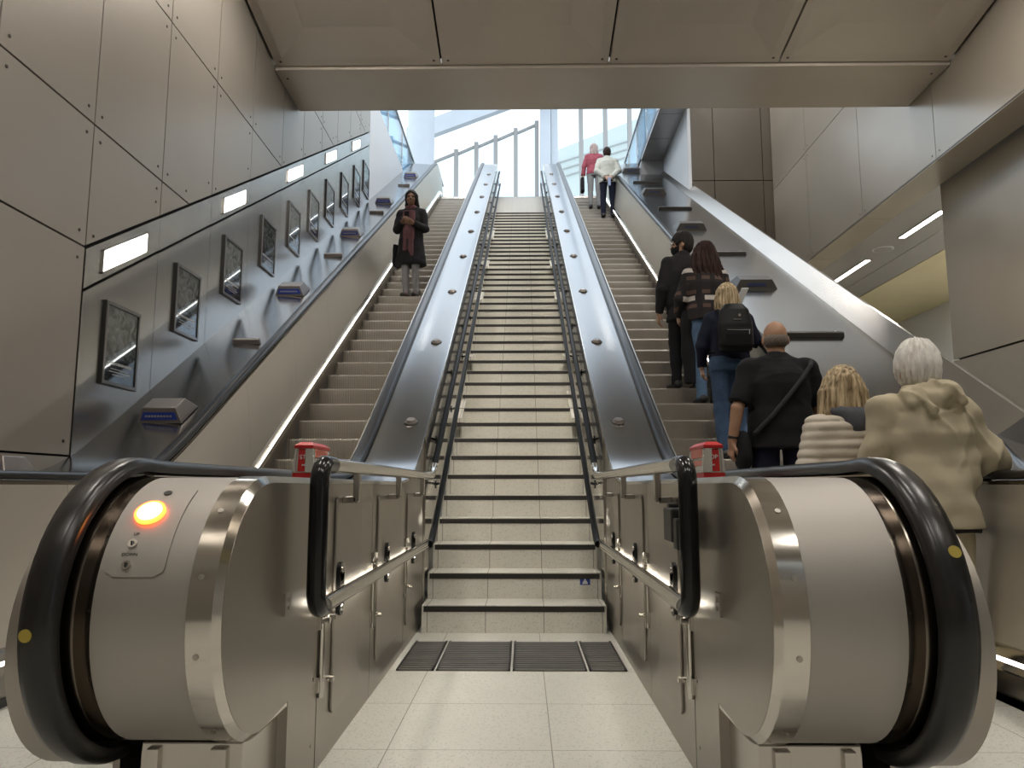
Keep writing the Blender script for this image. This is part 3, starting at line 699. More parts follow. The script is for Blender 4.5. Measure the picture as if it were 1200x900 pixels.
# ------------------------------------------------------------------ emergency stop boxes
def stop_box(s,side):
    cx_,cy=s*.815,3.06; z=.947; w,L,h=.085,.27,.16
    R=empty('emergency_stop_box',(cx_,cy+L/2,z),'red and white emergency stop box on the %s steel deck reading STOP'%side,'stop box','emergency stop boxes')
    x0,x1=cx_-w/2,cx_+w/2; ins=.008
    def fr(z0,z1,i0,i1,m=0):
        mb.hexa([(x0+i0,cy+i0,z0),(x1-i0,cy+i0,z0),(x1-i0,cy+L-i0,z0),(x0+i0,cy+L-i0,z0)],[(x0+i1,cy+i1,z1),(x1-i1,cy+i1,z1),(x1-i1,cy+L-i1,z1),(x0+i1,cy+L-i1,z1)],m)
    mb=MB(); fr(z,z+.024,0,.001); mb.build('base',red_m,R,smooth=False)
    mb=MB(); fr(z+.024,z+.123,.008,.014); mb.build('body',silver,R,smooth=False)
    for (xx,yy) in ((x0,cy),(x1,cy),(x0,cy+L),(x1,cy+L)):
        sx=1 if xx==x0 else -1; sy_=1 if yy==cy else -1
        pw=.036 if (sx>0)==(s>0) and yy==cy else .012
        mb=MB(); mb.hexa([(xx-sx*.002,yy-sy_*.002,z+.024),(xx+sx*pw,yy-sy_*.002,z+.024),(xx+sx*pw,yy+sy_*.03,z+.024),(xx-sx*.002,yy+sy_*.03,z+.024)],[(xx+sx*.006,yy+sy_*.006,z+.122),(xx+sx*(pw+.002),yy+sy_*.006,z+.122),(xx+sx*(pw+.002),yy+sy_*.034,z+.122),(xx+sx*.006,yy+sy_*.034,z+.122)])
        mb.build('corner_post',silver,R,smooth=False,bevel=.003)
    for yy in (cy,):
        mb=MB(); mb.hexa([(x0+.019,cy+.003,z+.03),(x1-.019,cy+.003,z+.03),(x1-.019,cy+.02,z+.03),(x0+.019,cy+.02,z+.03)],[(x0+.021,cy+.010,z+.120),(x1-.021,cy+.010,z+.120),(x1-.021,cy+.025,z+.120),(x0+.021,cy+.025,z+.120)]); fp=mb.build('stop_panel',red_m,R,smooth=False)
        mw_=Matrix(((1,0,0),(0,.07,-1),(0,1,.07))).to_4x4(); mw_.translation=Vector((cx_-s*.012,cy+.0048,z+.086)); text_mesh('stop_lettering','STOP',.024,white_p,fp,mw_,.0008)
        mb=MB()
        for k in range(5): mb.box(cx_-s*.012-.018+k*.007,cx_-s*.012-.013+k*.007,cy+.0022,cy+.006,z+.052,z+.058)
        mb.build('small_lettering',white_p,fp,smooth=False)
    mb=MB(); xx=x1-.008 if s<0 else x0+.008
    mb.box(xx-.004,xx+.003,cy+.036,cy+L-.035,z+.054,z+.074); mb.box(xx-.004,xx+.002,cy+.036,cy+L-.035,z+.086,z+.121); mb.build('red_stripe',red_in,R,smooth=False)
    mb=MB(); fr(z+.122,z+.134,.004,.004); mb.hexa([(x0+.004,cy+.004,z+.134),(x1-.004,cy+.004,z+.134),(x1-.004,cy+L-.004,z+.134),(x0+.004,cy+L-.004,z+.134)],[(cx_-.020,cy+.03,z+.148),(cx_+.020,cy+.03,z+.148),(cx_+.020,cy+L-.03,z+.148),(cx_-.020,cy+L-.03,z+.148)]); mb.build('roof',red_m,R,smooth=False)
stop_box(-1,'left'); stop_box(1,'right')

# ------------------------------------------------------------------ deck furniture
C30,S30=math.cos(math.radians(30)),math.sin(math.radians(30))
def dz(x,y):
    if x<0 and x>-1 or 0<x<1: return 1.12+T30*(y-5.01)
    if x<-2: return 1.12+(abs(x)-2.29)*.064*1.155+T30*(y-5.01)
    return 1.12+T30*(y-5.01)
def dp(x,y,dx,d,h,flat=False):
    if flat: return (x+dx,y+d,.947+(abs(x)-2.29)*.05+h)
    return (x+dx, y+d*C30-h*S30, dz(x,y)+d*S30+h*C30)
def frustum(mb,x,y,w0,w1,l0,l1,off,h,flat=False,m=0):
    A=[dp(x,y,-w0/2,0,-.004,flat),dp(x,y,w0/2,0,-.004,flat),dp(x,y,w0/2,l0,-.004,flat),dp(x,y,-w0/2,l0,-.004,flat)]
    B=[dp(x,y,-w1/2,off,h,flat),dp(x,y,w1/2,off,h,flat),dp(x,y,w1/2,off+l1,h,flat),dp(x,y,-w1/2,off+l1,h,flat)]
    mb.hexa(A,B,m)
sign_m=M('sign_box_metal',(.30,.27,.25),.33,.8,2.,.06); sign_dark=M('sign_box_dark',(.085,.078,.07),.4,.5)
def deck_sign(x,y,w,lab,group,right,flat=False):
    z=.95 if flat else dz(x,y); R=empty('deck_sign_box',(x,y,z),lab,'sign box',group)
    mb=MB(); frustum(mb,x,y,w,w*.74,.30,.17,.035,.105,flat); mb.build('housing',sign_dark if right else sign_m,R,smooth=False,bevel=.004)
    def fc(u,v): # point on the front face
        d=.035*v-.003; h=.105*v; ww=w*(1-.26*v)
        return dp(x,y,u*ww/2,d-.0015,h,flat)
    mb=MB(); u0=.86 if not right else .5; v0,v1=(.22,.72) if not right else (.35,.62)
    f0=[fc(-u0,v0),fc(u0,v0),fc(u0,v1),fc(-u0,v1)]; mb.hexa([tuple(Vector(p)+Vector((0,.006,0))) for p in f0],f0); lb=mb.build('label_band',blue_p if not right else blue_d,R,smooth=False)
    if not right:
        mb=MB()
        for k in range(9):
            a=-.7+k*.155; g0=[fc(a,.40),fc(a+.11,.40),fc(a+.11,.52),fc(a,.52)]; g0=[tuple(Vector(p)+Vector((0,-.001,0))) for p in g0]
            mb.hexa([tuple(Vector(p)+Vector((0,.003,0))) for p in g0],g0)
        mb.build('label_lettering',steel_satin,lb,smooth=False)
def deck_bar(x,y,w,lab,group,right):
    R=empty('deck_bar',(x,y,dz(x,y)),lab,'deck bar',group)
    mb=MB(); frustum(mb,x,y,w,w*.96,.06,.04,.006,.045); mb.build('bar',sign_dark if right else sign_m,R,smooth=False,bevel=.006)
    for sx in (-1,1):
        mb=MB(); mb.cyl(dp(x,y,sx*w*.36,.03,.044),dp(x,y,sx*w*.36,.03,.049),.010,10); mb.build('bolt',plate_m,R)
gl='sign boxes on the left outer deck'; gr='sign boxes on the right outer deck'
deck_sign(-2.62,3.72,.33,'sign box on the flat steel deck at the far left, beside the newel',gl,False,True)
for i,y in enumerate((5.40,8.24,11.03,13.6,16.77)):
    deck_sign(-2.52,y,.32,'steel sign box with blue band on the sloping left outer deck, '+ORD[i],gl,False)
for i,y in enumerate((6.865,9.88,12.74,15.6)): deck_bar(-2.47,y,.25,'low steel bar across the left outer deck, '+ORD[i],'low bars on the left outer deck',False)
deck_sign(2.58,3.05,.40,'dark sign box on the flat deck at the far right edge, past the tan jacket',gr,True,True)
for i,y in enumerate((8.47,11.40,14.51,17.4)): deck_sign(2.69 if i==0 else 2.65,y,.48,'dark sign box with slotted label on the sloping right outer deck, '+ORD[i],gr,True)
for i,y in enumerate((7.03,9.94,13.02,15.9)): deck_bar(2.74,y,.60,'dark bar across the right outer deck, '+ORD[i],'bars on the right outer deck',True)
for s,sd in ((-1,'left'),(1,'right')):
    for i,y in enumerate((5.44,6.93,8.42,9.93,11.40,12.88,14.35,15.85,17.3)):
        x=s*.735; R=empty('deck_stud',(x,y,dz(x,y)),'round dark stud on the %s centre deck beside the stairs, %s'%(sd,ORD[i]),'stud','studs along the centre decks')
        mb=MB(); mb.cyl(dp(x,y,0,0,-.003),dp(x,y,0,0,.007),.052,20,r2=.049); mb.build('base_ring',sign_dark,R)
        mb=MB(); mb.cyl(dp(x,y,0,0,.006),dp(x,y,0,0,.026),.043,20,r2=.030); mb.build('stud_cap',sign_m,R)
# white card standing on the right deck
R=empty('white_card',(2.42,8.02,dz(2.42,8.02)),'small white card standing tilted on the deck above the blonde woman with the backpack','card')
mb=MB(); x,y=2.30,7.96; mb.hexa([dp(x,y,0,0,-.002),dp(x,y,.07,0,-.002),dp(x,y,.07,.012,-.002),dp(x,y,0,.012,-.002)],[dp(x,y,.06,.02,.17),dp(x,y,.13,.02,.17),dp(x,y,.13,.032,.17),dp(x,y,.06,.032,.17)]); mb.build('card',white_p,R,smooth=False)
# ------------------------------------------------------------------ upper level: glass, facade, column, building
def glass_rail(x,y0,y1,lab):
    R=empty('glass_balustrade',(x,(y0+y1)/2,Z2),lab,'balustrade','glass balustrades on the upper level')
    n=4
    for k in range(n):
        a=y0+(y1-y0)*k/n; b=y0+(y1-y0)*(k+1)/n
        mb=MB(); mb.box(x-.01,x+.01,a+.01,b-.01,Z2+.05,Z2+1.08); mb.build('glass_pane',glass_blue,R,smooth=False)
        mb=MB(); mb.box(x-.02,x+.02,a-.01,a+.01,Z2,Z2+1.08); mb.build('post',steel,R,smooth=False)
    mb=MB(); mb.box(x-.03,x+.03,y0,y1,Z2+1.08,Z2+1.12); mb.build('top_rail',steel,R,smooth=False)
glass_rail(XL-.05,14,21.5,'blue glass balustrade on the upper level at the left, above the white wall')
glass_rail(2.83,14.8,20.5,'blue glass balustrade on the upper level at the right, above the grey soffit')
mb=MB(); mb.cyl((-3.15,23,Z2),(-3.15,23,19),.42,40); mb.build('round_column',conc,label='tall pale blue round column at the top left of the stairs',cat='column')
YF=27.
def fx(u): return (u-613.3)*27.9/900+.0615
def fz(v): 
    e=math.atan((450-v)/900)+th; return .917+YF*math.tan(e)
ztop=lambda u: fz(180-(u-534)*.34)
bays=[500,534,558,581,605,630]
idx=1
def bay(u0,u1,z0,z1a,z1b,name,mid=None):
    a,b=fx(u0),fx(u1)
    mb=MB(); t=.075
    mb.box(b-t,b+t,YF-.1,YF+.1,Z2,z1b+.15); mb.prism_y([(a+t,z1a-.05),(b-t,z1b-.05),(b-t,z1b+.05),(a+t,z1a+.05)],YF-.04,YF+.04)
    mb.box(a+t,b-t,YF-.04,YF+.04,Z2,Z2+.12)
    if mid: mb.box(a+t,b-t,YF-.03,YF+.03,mid-.03,mid+.03)
    fr=mb.build(name,mull,origin=(a,YF,Z2),kind='structure',smooth=False)
    mb=MB(); mb.prism_y([(a+t,Z2+.12),(b-t,Z2+.12),(b-t,z1b-.05),(a+t,z1a-.05)],YF-.012,YF+.012); mb.build('pane',glass,fr,smooth=False)
for u0,u1 in zip(bays[:-1],bays[1:]):
    bay(u0,u1,Z2,ztop(u0),ztop(u1),'window_%d'%idx); idx+=1
for u0,u1 in ((655,683),(683,712),(712,741),(741,772),(772,803)):
    bay(u0,u1,Z2,fz(128)+(u0-655)*.01+.8,fz(128)+(u1-655)*.01+.8,'window_%d'%idx,fz(128)+.8); idx+=1
mb=MB(); mb.box(fx(634),fx(646),YF-.5,YF+.3,Z2,21); mb.box(fx(647),fx(655),YF-.3,YF+.2,Z2,21); mb.build('facade_column',conc,label='pale square column in the middle of the glass facade',cat='column',smooth=False)
mb=MB(); mb.prism_y([(fx(480),fz(185)),(fx(800),fz(72)),(fx(800),fz(52)),(fx(480),fz(166))],YF-1.2,YF-.9); mb.build('roof_beam',conc,label='pale sloping roof edge above the glass facade',cat='beam',smooth=False)
# buildings and ramp outdoors
mb=MB(); Yb=44
gx_=lambda u:(u-613.3)*45/900
gz=lambda v:.917+Yb*math.tan(math.atan((450-v)/900)+th)
mb.prism_y([(gx_(640),Z2),(gx_(830),Z2),(gx_(830),gz(112)),(gx_(640),gz(182))],Yb,Yb+6)
b=mb.build('far_building',build_m,label='pale green-grey sloping building seen through the right glass panes',cat='building',smooth=False)
mb=MB()
for k in range(3): mb.prism_y([(gx_(640),gz(196-k*-9)),(gx_(830),gz(140+k*9)),(gx_(830),gz(141.2+k*9)),(gx_(640),gz(197.2+k*9))],Yb-.1,Yb)
mb.build('cladding_seam',mull,b,smooth=False)
# ------------------------------------------------------------------ light
w=bpy.data.worlds.new('World'); SC.world=w; w.use_nodes=True
nt=w.node_tree; bg=nt.nodes['Background']
tc=N(nt,'ShaderNodeTexCoord'); sx=N(nt,'ShaderNodeSeparateXYZ'); nt.links.new(tc.outputs['Generated'],sx.inputs[0])
nz=N(nt,'ShaderNodeTexNoise',Scale=2.5,Detail=4.); nt.links.new(tc.outputs['Generated'],nz.inputs['Vector'])
nt.links.new(mix_col(nt,ramp(nt,nz.outputs['Fac'],.35,.65),(.60,.79,1.0),(.93,.97,1.0)),bg.inputs['Color'])
bg.inputs['Strength'].default_value=1.8
def area(name,loc,rot,sx_,sy_,p,col=(1,.945,.87)):
    l=bpy.data.lights.new(name,'AREA'); l.shape='RECTANGLE'; l.size=sx_; l.size_y=sy_; l.energy=p; l.color=col
    o=bpy.data.objects.new(name,l); COL.objects.link(o); o.location=loc; o.rotation_euler=rot; return o
for k,(x,y) in enumerate(((-1.9,-1.2),(1.1,-1.2),(3.6,-1.2),(-1.9,3.0),(1.1,3.0),(3.6,3.0),(-1.9,6.4),(3.6,6.4))):
    area('hall_lamp',(x,y,zc(y)-.06),(0,0,0),.25,1.6,68)
area('corridor_lamp',(6.17,11.4,4.87),(0,0,0),.1,1.2,45); area('corridor_lamp',(6.17,14,4.87),(0,0,0),.1,1.4,45); area('corridor_lamp',(8.3,12,4.85),(0,0,0),.2,3,150,(1,.93,.78))
for x,y in ((-1.6,10.6),(1.4,10.6),(4.2,10.6),(-1.6,13.2),(1.4,13.2),(4.2,13.2)): area('concourse_fill',(x,y,11.95),(0,0,0),.3,1.4,70,(1,.96,.92))  # unseen fill lights, added under the upper ceiling to brighten the far walls
SC.view_settings.view_transform='Standard'; SC.view_settings.look='None'; SC.view_settings.gamma=1; SC.view_settings.exposure=0
SC.view_settings.use_curve_mapping=False
SC.cycles.use_denoising=True; SC.cycles.max_bounces=8; SC.cycles.sample_clamp_indirect=6; SC.cycles.caustics_reflective=False
# ------------------------------------------------------------------ people (distance-field bodies meshed as one surface each)
class SDF:
    def __init__(s, lo, hi, h):
        s.lo=np.array(lo,float); s.h=h
        s.n=np.ceil((np.array(hi)-s.lo)/h).astype(int)+1
        s.f=np.full(tuple(s.n),.08,np.float32)
        s.ax=[s.lo[i]+h*np.arange(s.n[i]) for i in range(3)]
    def sub(s, lo, hi):
        a=np.clip(np.floor((np.array(lo)-s.lo)/s.h).astype(int),0,s.n); b=np.clip(np.ceil((np.array(hi)-s.lo)/s.h).astype(int)+1,0,s.n)
        if (b<=a).any(): return None,None
        sl=tuple(slice(x,y) for x,y in zip(a,b))
        g=np.meshgrid(*[s.ax[i][sl[i]] for i in range(3)],indexing='ij',sparse=True)
        return sl,g
    def put(s, sl, d, k):
        A=s.f[sl]
        if k>0:
            hh=np.clip(.5+.5*(A-d)/k,0,1); A[...]=A*(1-hh)+d*hh-k*hh*(1-hh)
        else: np.minimum(A,d,out=A)
    def cap(s, a, b, ra, rb=None, k=.015):
        rb=ra if rb is None else rb; a=np.array(a,float); b=np.array(b,float); r=max(ra,rb)+k+.03
        sl,g=s.sub(np.minimum(a,b)-r,np.maximum(a,b)+r)
        if sl is None: return
        ab=b-a; L2=max(ab@ab,1e-9)
        px,py,pz=g[0]-a[0],g[1]-a[1],g[2]-a[2]
        t=np.clip((px*ab[0]+py*ab[1]+pz*ab[2])/L2,0,1)
        d=np.sqrt((px-t*ab[0])**2+(py-t*ab[1])**2+(pz-t*ab[2])**2)-(ra+(rb-ra)*t)
        s.put(sl,d.astype(np.float32),k)
    def ell(s, c, r, k=.015, R=None, op='u'):
        c=np.array(c,float); r=np.array(r,float); m=r.max()+k+.03
        sl,g=s.sub(c-m,c+m)
        if sl is None: return
        p=[g[i]-c[i] for i in range(3)]
        if R is not None: p=[R[i][0]*p[0]+R[i][1]*p[1]+R[i][2]*p[2] for i in range(3)]
        k0=np.sqrt((p[0]/r[0])**2+(p[1]/r[1])**2+(p[2]/r[2])**2); k1=np.sqrt((p[0]/r[0]**2)**2+(p[1]/r[1]**2)**2+(p[2]/r[2]**2)**2)+1e-9
        d=(k0*(k0-1)/k1).astype(np.float32)
        if op=='u': s.put(sl,d,k)
        else:      # carve
            A=s.f[sl]; hh=np.clip(.5-.5*(A+d)/max(k,1e-6),0,1); A[...]=A*(1-hh)+(-d)*hh+k*hh*(1-hh)
    def loft(s, S, k=.02, e=2.3):
        """S rows: z, cx, cy, rx, ry"""
        S=np.array(S,float); S=S[np.argsort(S[:,0])]; z0,z1=S[0,0],S[-1,0]; m=k+.04
        lo=[(S[:,1]-S[:,3]).min()-m,(S[:,2]-S[:,4]).min()-m,z0-m]; hi=[(S[:,1]+S[:,3]).max()+m,(S[:,2]+S[:,4]).max()+m,z1+m]
        sl,g=s.sub(lo,hi)
        if sl is None: return
        z=g[2].ravel(); zc_=np.clip(z,z0,z1)
        I=lambda j: np.interp(zc_,S[:,0],S[:,j])[None,None,:]
        cx,cy,rx,ry=I(1),I(2),I(3),I(4)
        q=(np.abs((g[0]-cx)/rx)**e+np.abs((g[1]-cy)/ry)**e)**(1/e)
        d=(q-1)*np.minimum(rx,ry)
        d=np.maximum(d,np.maximum(z0-g[2],g[2]-z1)).astype(np.float32)
        s.put(sl,d,k)
    def cut(s, p, n):       # keep side where (x-p).n<=0
        n=np.array(n,float); n/=np.linalg.norm(n); g=np.meshgrid(*s.ax,indexing='ij',sparse=True)
        d=(g[0]-p[0])*n[0]+(g[1]-p[1])*n[1]+(g[2]-p[2])*n[2]; np.maximum(s.f,d.astype(np.float32),out=s.f)
    def disp(s, fn):
        g=np.meshgrid(*s.ax,indexing='ij',sparse=True); s.f+=np.asarray(fn(*g),dtype=np.float32)
    def mesh(s):
        F=s.f; F[0]=F[-1]=.05; F[:,0]=F[:,-1]=.05; F[:,:,0]=F[:,:,-1]=.05
        ins=F<0; nx,ny,nz=F.shape
        cnt=np.zeros((nx-1,ny-1,nz-1),np.int8)
        for dx in (0,1):
            for dy in (0,1):
                for dz_ in (0,1): cnt+=ins[dx:nx-1+dx,dy:ny-1+dy,dz_:nz-1+dz_]
        act=np.argwhere((cnt>0)&(cnt<8)); idx=np.full(cnt.shape,-1,np.int64); idx[tuple(act.T)]=np.arange(len(act))
        P=np.zeros((len(act),3)); W=np.zeros(len(act))
        cs=[(i,j,k) for i in (0,1) for j in (0,1) for k in (0,1)]
        vals={c:F[act[:,0]+c[0],act[:,1]+c[1],act[:,2]+c[2]].astype(float) for c in cs}
        for c in cs:
            for a in range(3):
                if c[a]==0:
                    d=list(c); d[a]=1; d=tuple(d); va,vb=vals[c],vals[d]; m=(va<0)!=(vb<0)
                    t=np.where(m,va/np.where(np.abs(va-vb)<1e-12,1,va-vb),0)
                    q=np.array(c,float)[None,:]+np.zeros((len(act),3)); q[:,a]+=t
                    P+=q*m[:,None]; W+=m
        V=s.lo+(act+P/W[:,None])*s.h
        Q=[]
        for a in range(3):
            b,c=(a+1)%3,(a+2)%3
            A=np.take(ins,range(F.shape[a]-1),axis=a); B=np.take(ins,range(1,F.shape[a]),axis=a)
            e=np.argwhere(A!=B); e=e[(e[:,b]>0)&(e[:,c]>0)&(e[:,b]<F.shape[b]-1)&(e[:,c]<F.shape[c]-1)]
            fl=A[tuple(e.T)]
            def I(db,dc): q=e.copy(); q[:,b]-=db; q[:,c]-=dc; return idx[tuple(q.T)]
            f=np.stack([I(1,1),I(0,1),I(0,0),I(1,0)],1); f[~fl]=f[~fl][:,::-1]; Q.append(f)
        Q=np.concatenate(Q); Q=Q[(Q>=0).all(1)]
        return V,Q
def sdf_obj(S, name, mat, parent=None, smooth_it=1, keep_big=True):
    S.f=S.f.astype(np.float32)
    V,Q=S.mesh()
    for _ in range(smooth_it):       # one Laplacian pass takes the voxel steps out
        acc=np.zeros_like(V); n=np.zeros(len(V))
        for i,j in ((0,1),(1,2),(2,3),(3,0)):
            np.add.at(acc,Q[:,i],V[Q[:,j]]); np.add.at(n,Q[:,i],1); np.add.at(acc,Q[:,j],V[Q[:,i]]); np.add.at(n,Q[:,j],1)
        V=V*.5+.5*acc/np.maximum(n,1)[:,None]
    # keep the largest connected piece(s)
    lab=np.arange(len(V))
    while True:
        old=lab.copy(); m=lab[Q].min(1)
        for i in range(4): np.minimum.at(lab,Q[:,i],m)
        lab=lab[lab]
        if (old==lab).all(): break
    u,cn=np.unique(lab,return_counts=True); good=set(u[cn>max(60,.05*cn.max())].tolist()) if keep_big else set(u.tolist())
    keep=np.array([l in good for l in u]); keep=keep[np.searchsorted(u,lab)]
    remap=np.cumsum(keep)-1; Q=remap[Q[keep[Q[:,0]]]]; V=V[keep]
    me=bpy.data.meshes.new(name); me.from_pydata(V.tolist(),[],Q.tolist()); me.materials.append(mat)
    me.polygons.foreach_set('use_smooth',[True]*len(me.polygons))
    o=bpy.data.objects.new(name,me); COL.objects.link(o)
    if parent is not None: o.parent=parent
    return o
def folds(seed, amp, fz_=14, fx_=9):
    r=np.random.RandomState(seed); P=r.uniform(0,6.28,12)
    def fn(x,y,z):
        w=.8*np.sin(7*x+P[0]+3*y)+.8*np.sin(6*z+P[1]-4*x)
        a=np.sin(fz_*z+4*x+w+P[2])*np.sin(fx_*x+5*y+P[3]+.7*w)
        b=np.sin(fz_*1.9*z-7*x+9*y+P[4]+w); c=np.sin(fx_*2.3*x+fz_*.6*z+11*y+P[5]-w)
        return amp*(.55*a+.25*b+.3*c)
    return fn
def creases(seed, amp):
    r=np.random.RandomState(seed+200); P=r.uniform(0,6.28,8)
    def fn(x,y,z):
        w=1.3*np.sin(5*x+P[0]+4*y)+1.1*np.sin(7*z+P[1])
        a=np.abs(np.sin(11*x+6.5*z+3*y+w+P[2])); b=np.abs(np.sin(9*x-7.5*z-4*y+1.3*w+P[3]))
        return -amp*((1-a)**4*.9+(1-b)**4*.7)*(.5+.5*np.sin(6*z+5*x+P[4]))
    return fn
def cloth(name,col,rough=.85,namp=.12,sc=9.,bump=.25,bs=220.):
    return M(name,col,rough,0.,sc,namp,bump=bump,bscale=bs,spec=.25)
def skin(name,col): 
    m=M(name,col,.5,0.,18.,.10,spec=.4); b=m.node_tree.nodes['Principled BSDF']; b.inputs['Subsurface Weight'].default_value=.08; b.inputs['Subsurface Radius'].default_value=(.01,.004,.002); return m
def hair_mat(name,c0,c1,st=(60,60,4)):
    m,nt,b=new_mat(name); b.inputs['Roughness'].default_value=.6; b.inputs['Specular IOR Level'].default_value=.2
    v=coords(nt,st); n=N(nt,'ShaderNodeTexNoise',Scale=1.2,Detail=4.,Distortion=.3); nt.links.new(v,n.inputs['Vector'])
    nt.links.new(mix_col(nt,ramp(nt,n.outputs['Fac'],.33,.67),c0,c1),b.inputs['Base Color'])
    bp=N(nt,'ShaderNodeBump',Strength=.5,Distance=.006); nt.links.new(n.outputs['Fac'],bp.inputs['Height']); nt.links.new(bp.outputs['Normal'],b.inputs['Normal'])
    return m
sk_fair=skin('skin_fair',(.58,.36,.26)); sk_tan=skin('skin_tan',(.42,.24,.15)); sk_brown=skin('skin_brown',(.30,.16,.10))
eye_w=M('eye',(.05,.03,.02),.1)
V3=lambda *a: np.array(a,float)
def rotz(p,a): c,s_=math.cos(a),math.sin(a); return V3(p[0]*c-p[1]*s_,p[0]*s_+p[1]*c,p[2])
class Pose:
    """joints of a standing figure looking along +y; sizes follow the height"""
    def __init__(s,H,**k):
        q=H/1.70; s.q=q; s.H=H; s.sw=k.get('sw',.185)*q; s.lean=k.get('lean',0.)*q; s.turn=math.radians(k.get('turn',0)); s.tilt=math.radians(k.get('tilt',0))
        s.hipw=k.get('hipw',.095)*q; s.stance=k.get('stance',.10)*q; s.lf=k.get('lfoot',0.); s.rf=k.get('rfoot',0.); s.girth=k.get('girth',1.)
        s.z=lambda v: v*q
        s.hs=q*k.get('hs',1.09); s.neck=V3(0,s.lean,1.43*q); s.head=V3(k.get('hx',0)*q,s.lean+k.get('hy',.02)*q,1.70*q-.117*s.hs)
        s.sh={1:V3(s.sw,s.lean*.9-.005,1.345*q),-1:V3(-s.sw,s.lean*.9-.005,1.345*q)}
        s.hip={1:V3(s.hipw,0,.90*q),-1:V3(-s.hipw,0,.90*q)}
        s.foot={1:V3(s.stance,s.rf,0),-1:V3(-s.stance,s.lf,0)}
        s.lift={1:k.get('rlift',0.),-1:k.get('llift',0.)}
        s.knee={}; s.ank={}
        for e in (1,-1):
            s.ank[e]=s.foot[e]+V3(0,-.03*q,.08*q+s.lift[e]); s.knee[e]=(s.hip[e]+s.ank[e])/2+V3(0,.03*q+abs(s.lift[e])*.5,.0)
        s.el={};s.wr={};s.hd={};s.pn={};s.curl={}
        for e,nm in ((1,'R'),(-1,'L')):
            a=k.get(nm) or {}
            s.el[e]=s.sh[e]+np.array(a.get('el',(.06*e,-.03,-.28)))*q; s.wr[e]=s.el[e]+np.array(a.get('wr',(.02*e,.07,-.24)))*q
            d=np.array(a.get('hd',s.wr[e]-s.el[e]),float); s.hd[e]=d/np.linalg.norm(d); n=np.array(a.get('pn',(-e,0,0)),float); n-=s.hd[e]*(n@s.hd[e]); s.pn[e]=n/np.linalg.norm(n); s.curl[e]=a.get('curl',.5)
    def hp(s,x,y,z):      # head-local point, turned
        p=rotz(V3(x,y,z)*s.hs,s.turn); return s.head+p
    def HR(s): c,s_=math.cos(-s.turn),math.sin(-s.turn); return ((c,-s_,0),(s_,c,0),(0,0,1))
def bounds(P,pad=.12):
    pts=[P.head,P.hip[1],P.hip[-1],V3(.30*P.q,.2,0),V3(-.30*P.q,-.22,P.H+.02)]+[d[e] for d in (P.el,P.wr,P.foot,P.sh) for e in (1,-1)]+[P.wr[e]+P.hd[e]*.19 for e in (1,-1)]
    A=np.array(pts); lo=A.min(0)-pad; hi=A.max(0)+pad; lo[2]=-.03; return lo,hi
def hand(S,P,e,h):
    q=P.q; w,d,n=P.wr[e],P.hd[e],P.pn[e]; sd=np.cross(d,n)*1.0     # sideways, towards little finger for e=1?
    # thumb side: points forward/in when the palm faces the body
    th_=np.cross(n,d)*e; 
    k=.006
    S.cap(w-d*.02*q,w+d*.02*q,.026*q,.024*q,k=.012)
    off=(.030,.010,-.010,-.029); ln=(.070,.078,.072,.056); kb=(.088,.092,.088,.080)
    for o_,l,b_ in zip(off,ln,kb):
        kn=w+d*b_*q+th_*o_*q; S.cap(w+d*.015*q+th_*o_*.5*q,kn,.015*q,.0118*q,k=.012)
        c=P.curl[e]; a1=c*.9; d1=d*math.cos(a1)+n*math.sin(a1); m=kn+d1*l*.52*q; a2=a1+c*1.1; d2=d*math.cos(a2)+n*math.sin(a2); t=m+d2*l*.55*q
        S.cap(kn,m,.0098*q,.0090*q,k=k); S.cap(m,t,.0090*q,.0076*q,k=.003)
    b0=w+d*.022*q+th_*.026*q; b1=b0+(th_*.026+d*.028+n*.010)*q; b2=b1+(d*.028+n*.014+th_*.004)*q
    S.cap(b0,b1,.014*q,.0115*q,k=.010); S.cap(b1,b2,.0112*q,.0088*q,k=.004)
